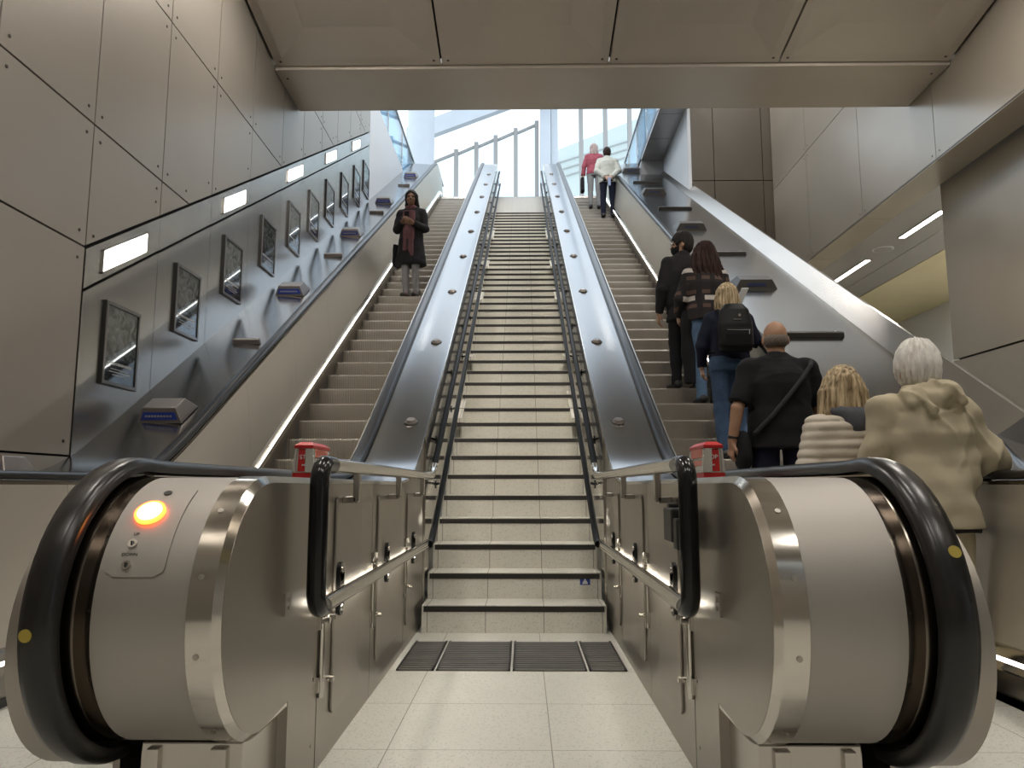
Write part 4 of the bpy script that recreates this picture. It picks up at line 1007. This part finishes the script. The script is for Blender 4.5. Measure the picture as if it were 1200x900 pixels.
def body(P,mat,h=.0065,hands=True,fat=1.):
    lo,hi=bounds(P); S=SDF(lo,hi,h); q=P.q; R=P.HR()
    # head
    S.ell(P.hp(0,-.008,.022),V3(.073,.092,.092)*P.hs,.02,R); S.ell(P.hp(0,.030,-.045),V3(.053,.058,.062)*P.hs,.035,R)
    S.ell(P.hp(0,.052,-.088),V3(.028,.024,.020)*P.hs,.025,R)
    S.ell(P.hp(0,.074,.012),V3(.052,.014,.014)*P.hs,.02,R)                    # brow
    for e in (1,-1):
        S.ell(P.hp(.031*e,.086,-.006),V3(.017,.014,.011)*P.hs,.010,R,'c')      # eye sockets
        S.ell(P.hp(.036*e,.062,-.036),V3(.020,.020,.020)*P.hs,.02,R)           # cheeks
        S.ell(P.hp(.077*e,-.014,-.012),V3(.011,.018,.031)*P.hs,.006,R)         # ears
    S.cap(P.hp(0,.082,.004),P.hp(0,.103,-.030),.008*P.hs,.012*P.hs,k=.010)         # nose
    S.cap(P.hp(-.009,.093,-.034),P.hp(.009,.093,-.034),.008*P.hs,k=.008)
    S.cap(P.hp(-.018,.083,-.062),P.hp(.018,.083,-.062),.0065*P.hs,k=.006); S.cap(P.hp(-.013,.081,-.072),P.hp(.013,.081,-.072),.007*P.hs,k=.006)
    # neck, trunk
    S.cap(P.neck-V3(0,0,.04*q),P.head+V3(0,-.015*q,-.05*q),.056*q*fat,.052*q,k=.03)
    g=.86; L=P.lean
    S.loft([(.86*q,0,0,.15*q*g,.10*q*g),(1.02*q,0,.01*q+L*.3,.135*q*g,.095*q*g),(1.22*q,0,L*.7,.155*q*g,.11*q*g),(1.36*q,0,L*.9,.15*q*g,.085*q*g),(1.43*q,0,L,.08*q,.06*q)],.03)
    for e in (1,-1):
        S.cap(V3(.04*e*q,L,1.41*q),P.sh[e],.040*q,.045*q,k=.03)
        S.cap(P.sh[e],P.el[e],.046*q,.039*q,k=.02); S.cap(P.el[e],P.wr[e],.039*q*fat,.027*q*fat,k=.012)
        S.cap(P.hip[e],P.knee[e],.078*q,.050*q,k=.03); S.cap(P.knee[e],P.ank[e],.050*q,.036*q,k=.015)
        S.cap(P.ank[e],P.foot[e]+V3(0,.11*q,.03*q+P.lift[e]),.036*q,.026*q,k=.02)
        hand(S,P,e,h)
    return sdf_obj(S,'person',mat)
def eyes(P,o,col=eye_w):
    for e in (1,-1):
        mb=MB(); c=P.hp(.031*e,.073,-.006); mb.sphere(tuple(c),.0105*P.hs,12); 
        mb.build('eye',col,o,origin=(0,0,0)); 
def fixp(o,parent):
    o.parent=parent; o.location=(0,0,0); return o
def trousers(P,mat,seed=1,h=.008,waist=1.04,loose=1.,girth=1.,cuff=.05):
    lo,hi=bounds(P); S=SDF(lo,hi,h); q=P.q; g=girth
    S.loft([(.84*q,0,-.005*q,.165*q*g,.115*q*g),(.92*q,0,-.012*q,.172*q*g,.122*q*g),(waist*q,0,.0,.155*q*g,.108*q*g)],.03)
    for e in (1,-1):
        S.cap(P.hip[e]+V3(0,-.005,-.02),P.knee[e],.092*q*g**.5,.066*q*loose,k=.025); S.cap(P.knee[e],P.ank[e]+V3(0,.005,cuff-.06),.066*q*loose,.054*q*loose,k=.02)
    S.cut((0,0,waist*q),(0,0,1))
    S.disp(folds(seed,.0065,20,8))
    return sdf_obj(S,'trousers',mat)
def shoes(P,mat,h=.006):
    lo,hi=bounds(P); hi[2]=.2+max(P.lift.values()); S=SDF(lo,hi,h); q=P.q
    for e in (1,-1):
        f=P.foot[e]+V3(0,0,P.lift[e])
        S.cap(f+V3(0,-.055*q,.045*q),f+V3(.012*e,.13*q,.035*q),.042*q,.036*q,k=.02); S.cap(f+V3(0,-.04*q,.06*q),P.ank[e]+V3(0,0,.01),.045*q,.042*q,k=.02)
    if max(P.lift.values())==0: S.cut((0,0,.002),(0,0,-1))
    return sdf_obj(S,'shoes',mat)
def top(P,mat,name='jacket',seed=2,h=.0075,hem=.80,wid=1.,dep=1.,sl=.058,cuff=.048,amp=.007,collar=True,sleeve=1.0,flare=1.,extra=None,quilt=0,coll_r=.066,k=.03,drop=0.):
    lo,hi=bounds(P,.14); S=SDF(lo,hi,h); q=P.q; L=P.lean; w=wid; d=dep
    S.loft([(hem*q-.03,0,0,.185*q*w*flare,.135*q*d*flare),(.95*q,0,0,.182*q*w,.135*q*d),(1.08*q,0,.005*q+L*.4,.172*q*w,.128*q*d),(1.24*q,0,L*.75,.182*q*w,.132*q*d),(1.33*q,0,L*.9-.008*q,.160*q*w,.108*q*d),(1.41*q,0,L-.01*q,.095*q,.078*q)],.03,2.4)
    for e in (1,-1):
        S.cap(V3(.045*e*q,L-.008,1.415*q),P.sh[e]+V3(0,0,-.005),.050*q,.060*q,k=.04)
        S.cap(P.sh[e],P.el[e],(sl+.010)*q*w**.5,sl*q,k=k)
        if sleeve>=1: S.cap(P.el[e],P.wr[e]-P.hd[e]*.0,sl*q,cuff*q,k=.018)
        else:
            t=P.sh[e]+(P.el[e]-P.sh[e])*sleeve
    if collar: S.cap(P.neck+V3(0,-.01*q,-.05*q),P.neck+V3(0,0,.015*q),coll_r*1.15*q,coll_r*q,k=.03)
    if extra: extra(S)
    if quilt: S.disp(lambda x,y,z: -.010*np.abs(np.sin(z*math.pi/quilt))**.6+.006+0*x+0*y)
    S.disp(folds(seed,amp,15,9)); S.disp(folds(seed+50,amp*.45,30,26)); S.disp(creases(seed,amp*.9))
    S.cut((0,0,hem*q),(0,0,-1))
    for e in (1,-1):
        sl_end=P.wr[e]+P.hd[e]*.005 if sleeve>=1 else P.sh[e]+(P.el[e]-P.sh[e])*sleeve
        dirn=P.hd[e] if sleeve>=1 else (P.el[e]-P.sh[e])/np.linalg.norm(P.el[e]-P.sh[e])
        # local end cut: only near the sleeve
        r=.11*q; sl_,g=S.sub(sl_end-.13,sl_end+.13)
        if sl_ is not None:
            dd=(g[0]-sl_end[0])*dirn[0]+(g[1]-sl_end[1])*dirn[1]+(g[2]-sl_end[2])*dirn[2]
            rad=np.sqrt((g[0]-sl_end[0])**2+(g[1]-sl_end[1])**2+(g[2]-sl_end[2])**2)
            A=S.f[sl_]; msk=(rad<r)&(dd>0); A[msk]=np.maximum(A,dd)[msk]
    # neck hole
    S.ell(P.neck+V3(0,.005,.055*q),V3(.055,.055,.04)*q,.005,None,'c')
    return sdf_obj(S,name,mat)
def strands(P,amp=.004,f=26,seed=0):
    c=P.head; r=np.random.RandomState(seed).uniform(0,6,4)
    def fn(x,y,z):
        a=np.arctan2(x-c[0],-(y-c[1]))
        return amp*(np.sin(f*a+3*np.sin(9*z+r[0])+r[1])*.6+np.sin(f*2.3*a+5*np.sin(6*z+r[2]))*.4)
    return fn
def hair_short(P,mat,top_=1.,back=1.,thick=.012,h=.006,seed=0,amp=.003):
    q=P.hs; c=P.head; S=SDF(c-.17*q,c+.17*q,h); R=P.HR()
    S.ell(P.hp(0,-.012,.026),V3(.078+thick*.5,.096+thick*.5,.094+thick)*q,.02,R)
    S.ell(P.hp(0,-.04,-.03),V3(.068,.062,.062*back)*q,.03,R)
    S.ell(P.hp(0,.105,-.055),V3(.085,.095,.11)*q,.012,R,'c')         # free the face
    for e in (1,-1): S.ell(P.hp(.082*e,.000,-.030),V3(.024,.030,.042)*q,.006,R,'c')
    S.disp(strands(P,amp,22,seed)); 
    p=P.hp(0,0,-.085); S.cut(p,(0,0,-1))
    return sdf_obj(S,'hair',mat)
def hair_long(P,mat,length=.3,wid=.095,dep=.075,h=.007,seed=0,amp=.006,bob=False,part=0,sway=(0,0)):
    q=P.hs; c=P.head; S=SDF(V3(c[0]-.22*q,c[1]-.24*q,c[2]-length*q-.12),V3(c[0]+.22*q,c[1]+.2*q,c[2]+.19*q),h); R=P.HR()
    S.ell(P.hp(0,-.012,.026),V3(.086,.106,.102)*q,.02,R)
    zb=c[2]-length*q
    bx=P.hp(0,-.045,0)
    if bob:
        S.loft([(zb,c[0],c[1]-.03*q,wid*q*.92,.085*q),(zb+.07*q,c[0],c[1]-.025*q,wid*q*1.08,.10*q),(c[2]-.01,c[0],c[1]-.015*q,wid*q,.105*q),(c[2]+.05*q,c[0],c[1]-.012*q,.080*q,.095*q)],.03,2.2)
    else:
        S.loft([(zb,c[0]+sway[0],c[1]-.075*q+sway[1],wid*q*.75,.035*q),(zb+.10*q,c[0]+sway[0]*.8,c[1]-.075*q+sway[1],wid*q*1.15,.055*q),(c[2]-.14*q,c[0],c[1]-.06*q,wid*q*1.12,.075*q),(c[2]-.02,c[0],c[1]-.03*q,wid*q*.95,.09*q),(c[2]+.05*q,c[0],c[1]-.015*q,.080*q,.09*q)],.03,2.2)
    S.ell(P.hp(0,.115,-.045),V3(.066,.105,.115)*q,.012,R,'c')
    S.ell(P.hp(0,.07,-.16),V3(.06,.085,.12)*q,.015,R,'c')
    S.disp(strands(P,amp,18,seed))
    return sdf_obj(S,'hair',mat)
def place(o,x,y,z,yaw=0,label=None):
    o.location=(x,y,z); o.rotation_euler=(0,0,math.radians(yaw)); return props(o,label,'person',None)
def L2W(o,p):
    a=o.rotation_euler[2]; q=rotz(np.array(p,float),a); return Vector((q[0]+o.location[0],q[1]+o.location[1],q[2]+o.location[2]))
def at_person(obj,o,**k):
    """an object modelled in a person's own space becomes a thing of its own at that place"""
    c=Vector(np.array([v.co for v in obj.data.vertices]).mean(0)); obj.data.transform(Matrix.Translation(-c))
    obj.location=L2W(o,c); obj.rotation_euler=o.rotation_euler.copy(); return props(obj,**k)
def stepz(y): i=math.floor((y-5.0)/.3464); return max(0,.155+.2*i)

# materials for clothes
m_tan=M('tan_jacket',(.53,.465,.33),.85,0.,5.,.06,stretch=(1,1,.45),bump=1.0,bscale=9.,spec=.2); m_beige=cloth('beige_trousers',(.50,.42,.28)); m_navy=cloth('navy_cloth',(.012,.014,.030)); m_black=cloth('black_cloth',(.010,.010,.012)); m_black2=cloth('black_shirt',(.013,.013,.015))
m_cream=cloth('cream_puffer',(.66,.59,.49),.6); m_grey=cloth('grey_hood',(.10,.105,.12)); m_denim=cloth('denim',(.050,.085,.150),namp=.3,sc=14); m_denim_l=cloth('light_denim',(.09,.15,.24),namp=.25,sc=14)
m_dark=cloth('charcoal_coat',(.022,.020,.022)); m_lgrey=cloth('grey_trousers',(.33,.32,.32)); m_white=cloth('white_jacket',(.62,.62,.55)); m_pink=cloth('pink_top',(.42,.10,.13),namp=.3,sc=20); m_shoe=M('black_shoe',(.012,.011,.011),.4); m_shoe_w=M('pale_shoe',(.5,.5,.48),.5)
m_strap=cloth('strap_webbing',(.035,.036,.04)); m_scarf=cloth('dusky_scarf',(.16,.075,.08),namp=.3,sc=16); m_greyd=cloth('grey_dress',(.09,.085,.09))
h_white=hair_mat('white_hair',(.68,.65,.60),(.92,.90,.85),(30,30,12)); h_blond=hair_mat('blonde_hair',(.13,.085,.040),(.72,.57,.36)); h_brown=hair_mat('brown_hair',(.010,.005,.004),(.050,.022,.017)); h_black=hair_mat('black_hair',(.008,.007,.007),(.03,.025,.022)); h_grey=hair_mat('grey_stubble',(.14,.11,.09),(.28,.23,.19),(90,90,90))
def plaid():
    m,nt,b=new_mat('plaid_wool'); b.inputs['Roughness'].default_value=.9
    sx=N(nt,'ShaderNodeSeparateXYZ'); nt.links.new(coords(nt),sx.inputs[0])
    def band(out,per,w,off=0):
        a=N(nt,'ShaderNodeMath',operation='ADD'); nt.links.new(out,a.inputs[0]); a.inputs[1].default_value=off
        mo=N(nt,'ShaderNodeMath',operation='FLOORED_MODULO'); nt.links.new(a.outputs[0],mo.inputs[0]); mo.inputs[1].default_value=per
        lt=N(nt,'ShaderNodeMath',operation='LESS_THAN'); nt.links.new(mo.outputs[0],lt.inputs[0]); lt.inputs[1].default_value=w; return lt.outputs[0]
    c=mix_col(nt,band(sx.outputs['Z'],.15,.11,.02),(.10,.06,.045),(.018,.015,.016))
    c=mix_col(nt,band(sx.outputs['X'],.14,.055),c,(.012,.010,.011))
    n=N(nt,'ShaderNodeMath',operation='MULTIPLY'); nt.links.new(band(sx.outputs['Z'],.30,.05,.13),n.inputs[0]); nt.links.new(band(sx.outputs['X'],.20,.11,.06),n.inputs[1])
    c=mix_col(nt,n.outputs[0],c,(.55,.50,.46)); nt.links.new(c,b.inputs['Base Color']); return m
m_plaid=plaid()

# --- old man in the tan jacket
P=Pose(1.59,sw=.185,lean=.03,hy=.05,hs=1.10,stance=.11,R=dict(el=(.13,.02,-.25),wr=(.03,.24,-.04),pn=(0,0,-1),curl=.35),L=dict(el=(-.09,.02,-.27),wr=(-.01,.14,-.20)))
o=body(P,sk_fair,.0075); eyes(P,o)
def hood(S):
    q=P.q; c=P.neck+V3(0,-.045*q,.0)
    for i in range(21):          # stand-up collar of the hood around the neck
        a=math.radians(-165+330*i/20); p=c+V3(.094*math.sin(a)*q,.025-.066*math.cos(a)*q,(.030+.012*math.cos(2*a))*q)
        S.ell(p,V3(.026,.024,.040)*q,.010)
    for i in range(25):          # outer roll of the folded hood lying on the shoulders
        a=math.radians(-95+190*i/24); p=c+V3(.158*math.sin(a)*q,-.098*math.cos(a)*q+.02,(-.018-.075*max(0,math.cos(a)))*q)
        S.ell(p,V3(.030,.024,.020)*q,.012)
    for sg in (1,-1):            # folds running from the collar down into the roll
        S.cap(c+V3(sg*.07*q,-.075*q,.03*q),c+V3(sg*.03*q,-.125*q,-.075*q),.018*q,.014*q,k=.012); S.cap(c+V3(sg*.11*q,-.03*q,.025*q),c+V3(sg*.115*q,-.10*q,-.045*q),.020*q,.014*q,k=.012)
    S.ell(c+V3(0,-.045*q,-.03*q),V3(.120,.056,.06)*q,.02)
    S.ell(c+V3(0,-.118*q,-.01*q),V3(.045,.020,.042)*q,.012,None,'c')
fixp(top(P,m_tan,hem=.78,wid=1.18,dep=1.18,sl=.070,cuff=.060,amp=.019,seed=5,flare=1.04,extra=hood,h=.0075,k=.010),o)
mb=MB(); ring=[]
fixp(trousers(P,m_beige,3),o); fixp(shoes(P,m_shoe),o); fixp(hair_short(P,h_white,thick=.032,back=1.05,seed=3,amp=.012,h=.005),o)
S=SDF(*bounds(P),.009); q=P.q; S.loft([(.755*q,0,0,.205*q,.15*q),(.80*q,0,0,.21*q,.155*q)],.01); S.disp(folds(9,.006)); ob=fixp(sdf_obj(S,'hem_lining',m_dark),o)
place(o,1.955,3.62,0,-4,'white-haired man in a tan hooded jacket seen from behind at the escalator foot')

# --- woman in the cream puffer
P=Pose(1.535,sw=.16,hipw=.085,R=dict(el=(.04,.03,-.27),wr=(-.03,.16,-.18)),L=dict(el=(-.08,-.02,-.26),wr=(.02,.10,-.21)))
o=body(P,sk_fair,.008); eyes(P,o)
def hd2(S):
    q=P.q; c=P.neck+V3(0,-.06*q,-.015*q); S.ell(c+V3(-.03*q,-.025*q,-.06*q),V3(.125,.05,.055)*q,.04)
fixp(top(P,m_cream,hem=.74,wid=1.06,dep=1.12,sl=.064,cuff=.05,amp=.004,seed=11,quilt=.046,extra=hd2,h=.008,collar=True),o)
S=SDF(*bounds(P),.0075); q=P.q; c=P.neck+V3(0,-.055*q,.0)
for i in range(13):
    a=math.radians(-130+260*i/12); S.ell(c+V3(.082*math.sin(a)*q,-.05*math.cos(a)*q,.01-.02*math.cos(a)*q),V3(.036,.032,.032)*q,.025)
S.ell(c+V3(.015*q,-.055*q,-.07*q),V3(.072,.045,.062)*q,.04); S.disp(folds(4,.006,22,18)); fixp(sdf_obj(S,'grey_hood',m_grey),o)['label']='grey inner hood'
fixp(trousers(P,m_black,4),o); fixp(shoes(P,m_shoe),o); fixp(hair_long(P,h_blond,length=.20,wid=.122,bob=True,seed=2,amp=.006),o)
place(o,1.72,3.98,0,0,'blonde woman in a cream quilted puffer jacket beside the tan-jacketed man')
def strap(P,o,pts,r,mat,name,**k):
    S=SDF(np.min(pts,0)-.06,np.max(pts,0)+.06,.006)
    for a,b in zip(pts[:-1],pts[1:]): S.cap(a,b,r,k=.004)
    ob=sdf_obj(S,name,mat); return at_person(ob,o,**k)
q=P.q
strap(P,o,[V3(.11,-.150,1.20)*q,V3(.05,-.158,1.12)*q,V3(-.03,-.162,1.03)*q,V3(-.10,-.155,.94)*q,V3(-.17,-.125,.85)*q],.014,m_black,'bag_strap',label='dark crossbody strap across the back of the cream puffer jacket',cat='strap')

# --- bald man in black
P=Pose(1.76,sw=.195,hipw=.10,stance=.13,turn=-6,R=dict(el=(.10,.06,-.27),wr=(.02,.22,-.02),pn=(0,0,-1),curl=.6),L=dict(el=(-.105,-.04,-.27),wr=(-.035,.03,-.23),pn=(1,.2,0),curl=.75),fat=1.1)
o=body(P,sk_tan,.006,fat=1.18); eyes(P,o)
fixp(top(P,m_black2,'shirt',hem=.80,wid=1.20,dep=1.25,sl=.070,sleeve=.86,amp=.008,seed=21,flare=1.02,collar=True,coll_r=.060),o)
fixp(trousers(P,m_navy,5,girth=1.18,loose=1.22),o); fixp(shoes(P,m_shoe),o)
# thin stubble round the back of the head
S=SDF(P.head-.15,P.head+.15,.006); S.ell(P.hp(0,-.022,-.012),V3(.0775,.083,.066)*P.hs,.01,P.HR()); S.ell(P.hp(0,.09,-.02),V3(.10,.10,.13)*P.hs,.01,P.HR(),'c'); S.cut(P.hp(0,0,.035),(0,0,1)); S.cut(P.hp(0,0,-.06),(0,0,-1))
for e in (1,-1): S.ell(P.hp(.082*e,.0,-.014),V3(.022,.026,.038)*P.hs,.006,P.HR(),'c')
fixp(sdf_obj(S,'hair',h_grey),o)
mb=MB(); w_=P.wr[-1]-P.hd[-1]*.035; mb.cyl(tuple(w_-P.hd[-1]*.008),tuple(w_+P.hd[-1]*.008),.039,20); fixp(mb.build('wristband',blackmat,o,origin=(0,0,0)),o)
place(o,1.90,5.52,stepz(5.52),0,'bald man in a black short-sleeved shirt standing on the right escalator')
q=P.q
strap(P,o,[V3(.205,-.10,1.395)*q,V3(.17,-.155,1.35)*q,V3(.10,-.188,1.26)*q,V3(.0,-.196,1.14)*q,V3(-.12,-.188,1.0)*q,V3(-.21,-.13,.90)*q],.017,m_strap,'shoulder_strap',label='dark grey shoulder strap across the bald man\'s black shirt',cat='strap')
S=SDF((-.42*q,-.22,.55*q),(-.14*q,.22,.98*q),.007); S.ell(V3(-.265,-.02,.78)*q,V3(.055,.12,.145)*q,.01); S.disp(folds(31,.008,20,14)); ob=sdf_obj(S,'shoulder_bag',m_black); at_person(ob,o,label='soft black shoulder bag hanging at the bald man\'s left hip',cat='bag')

# --- blonde woman with backpack
P=Pose(1.61,sw=.165,hipw=.092,stance=.08,turn=8,R=dict(el=(.12,.05,-.22),wr=(.06,.20,.06),pn=(-1,0,0),curl=.6),L=dict(el=(-.09,.02,-.26),wr=(.03,.15,-.18)),lfoot=0,rfoot=.02)
o=body(P,sk_fair,.008); eyes(P,o)
fixp(top(P,m_navy,hem=.90,wid=1.05,dep=1.05,sl=.060,seed=41),o); fixp(trousers(P,m_denim,7,girth=1.12,loose=1.12),o); fixp(shoes(P,m_shoe),o)
fixp(hair_long(P,h_blond,length=.165,wid=.105,bob=True,seed=6,amp=.006),o)
place(o,1.93,6.90,stepz(6.90),0,'blonde woman in blue jeans and navy top wearing a black backpack')
q=P.q
bp=empty('backpack',(0,0,0)); 
S=SDF((-.21,-.36,.90),(.21,-.08,1.46),.007); S.loft([(.97,0,-.215,.135,.075),(1.02,0,-.225,.155,.09),(1.20,0,-.225,.150,.085),(1.34,0,-.21,.125,.07),(1.395,0,-.20,.08,.05)],.03,3); b1=sdf_obj(S,'body',M('backpack_nylon',(.009,.009,.009),.5,0,30,.2,bump=.1,bscale=200,spec=.2))
S=SDF((-.18,-.36,.94),(.18,-.2,1.25),.006); S.loft([(1.0,0,-.305,.115,.028),(1.10,0,-.312,.12,.034),(1.16,0,-.308,.112,.026)],.02,4); b2=sdf_obj(S,'front_pocket',m_black)
mb=MB(); mb.box(-.10,.10,-.346,-.342,1.135,1.140); mb.box(.085,.093,-.35,-.343,1.10,1.138); mb.box(-.035,.035,-.316,-.312,1.235,1.24); b3=mb.build('zip',chrome,origin=(0,0,0))
mb=MB(); mb.cyl((.02,-.314,1.275),(.02,-.309,1.275),.013,14); b4=mb.build('badge',chrome,origin=(0,0,0),label='small silver badge')
bs=[b1,b2,b3,b4]
for e in (1,-1):
    S=SDF(V3(e*.12-.12,-.24,.98),V3(e*.12+.12,.22,1.50),.007); pts=[V3(e*.085,-.16,1.36),V3(e*.105,-.06,1.445),V3(e*.125,.06,1.43),V3(e*.14,.125,1.30),V3(e*.155,.11,1.16),V3(e*.17,.0,1.06),V3(e*.13,-.15,1.0)]
    for a,b in zip(pts[:-1],pts[1:]): S.cap(a*V3(1,1,q),b*V3(1,1,q),.017,k=.006)
    bs.append(sdf_obj(S,'shoulder_strap',m_black))
for b in bs:
    b.parent=bp; b.location=(0,0,0); b.scale=(1,1,1)
bp.location=L2W(o,(0,.0,-.03)); bp.rotation_euler=o.rotation_euler.copy(); props(bp,'black backpack with front pocket worn by the blonde woman in jeans','backpack')

# --- long-haired woman in plaid
P=Pose(1.73,sw=.165,hipw=.088,stance=.08,turn=25,R=dict(el=(.07,.02,-.27),wr=(-.06,.17,-.12)),L=dict(el=(-.10,.02,-.25),wr=(.03,.16,-.14)))
o=body(P,sk_fair,.008); eyes(P,o)
fixp(top(P,m_plaid,hem=.86,wid=1.10,dep=1.12,sl=.064,seed=51,amp=.006),o); fixp(trousers(P,m_denim_l,8),o); fixp(shoes(P,m_shoe),o)
fixp(hair_long(P,h_brown,length=.50,wid=.130,seed=9,amp=.012,sway=(.04,0)),o)
place(o,1.98,7.90,stepz(7.90),6,'woman with very long brown hair in a plaid jacket on the right escalator')
S=SDF((-.36,-.16,.12),(-.02,.24,1.08),.008); S.loft([(.22,-.16,.03,.085,.05),(.5,-.18,.03,.095,.06),(.85,-.175,.04,.085,.07),(1.0,-.17,.07,.06,.06)],.02); S.disp(folds(61,.012,10,24)); ob=sdf_obj(S,'coat',m_black); at_person(ob,o,label='black coat carried over the arm of the plaid-jacketed woman',cat='coat')

# --- man with dark hair, glasses and black mask
P=Pose(1.755,sw=.18,turn=62,hy=.02,stance=.12,R=dict(el=(.06,-.02,-.28),wr=(0,.10,-.22)),L=dict(el=(-.06,.02,-.28),wr=(.0,.09,-.23)))
o=body(P,sk_tan,.0065); eyes(P,o)
fixp(top(P,m_dark,hem=.72,wid=1.04,dep=1.05,sl=.062,seed=71,coll_r=.07),o); fixp(trousers(P,m_black,9),o); fixp(shoes(P,m_shoe),o); fixp(hair_short(P,h_black,thick=.026,seed=5,amp=.005),o)
S=SDF(P.head-.16,P.head+.16,.006); S.ell(P.hp(0,.040,-.052),V3(.064,.066,.062)*P.hs,.01,P.HR()); S.ell(P.hp(0,-.06,-.05),V3(.12,.085,.12)*P.hs,.01,P.HR(),'c'); S.cut(P.hp(0,0,-.018),(0,0,1)); fixp(sdf_obj(S,'face_mask',m_black),o)['label']='black face mask'
mb=MB()
for e in (1,-1):
    pts=[tuple(P.hp(.031*e+.026*math.cos(t),.100,-.004+.019*math.sin(t))) for t in np.linspace(0,2*math.pi,17)]; mb.tube(pts,.0022,6)
    mb.tube([tuple(P.hp(.057*e,.098,.0)),tuple(P.hp(.078*e,.05,.004)),tuple(P.hp(.080*e,-.015,.004))],.002,6)
mb.tube([tuple(P.hp(-.006,.101,.002)),tuple(P.hp(.006,.101,.002))],.0022,6); fixp(mb.build('glasses',chrome,o,origin=(0,0,0)),o)
place(o,1.83,8.27,stepz(8.27),14,'man in dark coat, glasses and black face mask looking over his shoulder')

# --- pair near the top right
P=Pose(1.70,sw=.18,lean=.03,hy=.04,stance=.11,R=dict(el=(.07,-.09,-.26),wr=(-.17,-.10,-.17),pn=(0,1,0),curl=.5),L=dict(el=(-.07,-.09,-.26),wr=(.17,-.10,-.17),pn=(0,1,0),curl=.5))
o=body(P,sk_fair,.008); eyes(P,o)
fixp(top(P,m_white,hem=.82,wid=1.12,dep=1.1,sl=.064,seed=81,amp=.009),o); fixp(trousers(P,m_navy,10),o); fixp(shoes(P,m_shoe),o); fixp(hair_short(P,h_brown,thick=.014,seed=7),o)
place(o,2.00,16.80,stepz(16.80),0,'person in a white jacket with hands clasped behind, high on the right escalator')
S=SDF((-.05,-.34,.62),(.07,-.18,.90),.006); S.loft([(.66,.01,-.255,.03,.014),(.86,.01,-.255,.035,.016)],.01,4); ob=sdf_obj(S,'folded_paper',M('pale_blue_paper',(.35,.42,.62),.6)); at_person(ob,o,label='pale blue folded paper held behind the back of the white-jacketed person',cat='paper')
P=Pose(1.66,sw=.165,R=dict(el=(.06,0,-.27),wr=(0,.12,-.2)),L=dict(el=(-.09,-.02,-.26),wr=(-.02,.06,-.23)))
o=body(P,sk_fair,.008); eyes(P,o)
fixp(top(P,m_pink,hem=.88,wid=1.05,dep=1.05,sl=.06,seed=91),o); fixp(trousers(P,m_lgrey,11),o); fixp(shoes(P,m_shoe),o); fixp(hair_long(P,hair_mat('pale_hair',(.36,.25,.22),(.68,.55,.50)),length=.16,wid=.09,bob=True,seed=12),o)
place(o,1.80,17.85,stepz(17.85),0,'person in a pink top ahead of the white jacket on the right escalator')
S=SDF((-.40,-.16,.40),(-.20,.16,.86),.008); S.loft([(.44,-.29,.02,.05,.12),(.78,-.29,.02,.045,.11)],.02,3); ob=sdf_obj(S,'handbag',m_dark); at_person(ob,o,label='dark bag hanging beside the pink-topped person',cat='bag')

# --- woman coming down the left escalator with a phone
P=Pose(1.71,sw=.165,hipw=.085,stance=.075,turn=10,hy=.035,R=dict(el=(.06,.03,-.26),wr=(-.14,.18,.05),pn=(-.3,-.6,.6),curl=.7),L=dict(el=(-.06,.03,-.26),wr=(.13,.19,.03),pn=(.3,-.6,.6),curl=.7))
o=body(P,sk_brown,.0065); eyes(P,o)
fixp(top(P,m_dark,'coat',hem=.52,wid=1.0,dep=1.0,sl=.060,seed=101,amp=.009,flare=1.32,collar=False),o)
S=SDF(*bounds(P),.0075); q=P.q; S.loft([(.56*q,0,.05,.13*q,.11*q),(.9*q,0,.055,.125*q,.095*q),(1.2*q,0,.045,.12*q,.10*q),(1.34*q,0,.03,.09*q,.08*q)],.02); S.disp(folds(8,.006,10,30)); fixp(sdf_obj(S,'dress',m_greyd),o)
S=SDF(*bounds(P),.0075)
for i in range(11):
    a=math.radians(-170+340*i/10); S.ell(P.neck+V3(.07*math.sin(a)*q,.062*math.cos(a)*q,-.01),V3(.034,.034,.045)*q,.02)
S.loft([(.62*q,-.05,.165,.035*q,.018),(1.0*q,-.05,.165,.045*q,.022),(1.35*q,-.045,.11,.045*q,.03)],.02); S.loft([(.70*q,.05,.168,.03*q,.018),(1.0*q,.05,.168,.04*q,.022),(1.35*q,.05,.11,.045*q,.03)],.02); S.disp(folds(13,.007,12,40)); fixp(sdf_obj(S,'scarf',m_scarf),o)
fixp(trousers(P,m_lgrey,12,girth=.95,loose=.9),o); fixp(shoes(P,m_shoe),o); fixp(hair_long(P,h_black,length=.24,wid=.095,seed=15,amp=.006),o)
place(o,-1.66,11.30+.12,stepz(11.4),172,'woman in a dark coat and scarf looking at her phone on the left escalator')
mid=(P.wr[1]+P.wr[-1])/2+V3(0,.06,.07); mb=MB(); mb.box(mid[0]-.036,mid[0]+.036,mid[1]-.0,mid[1]+.010,mid[2]-.05,mid[2]+.09); ph=mb.build('phone',blackgloss,origin=(0,0,0),smooth=False,bevel=.003); at_person(ph,o,label='dark phone held up by the woman on the left escalator',cat='phone')
S=SDF((.10,-.20,.45),(.36,.12,.95),.008); S.loft([(.52,.25,-.05,.04,.11),(.86,.24,-.05,.045,.10)],.02,3); S.disp(folds(17,.008)); ob=sdf_obj(S,'tote_bag',m_black); at_person(ob,o,label='black bag hanging at the side of the woman with the phone',cat='bag')
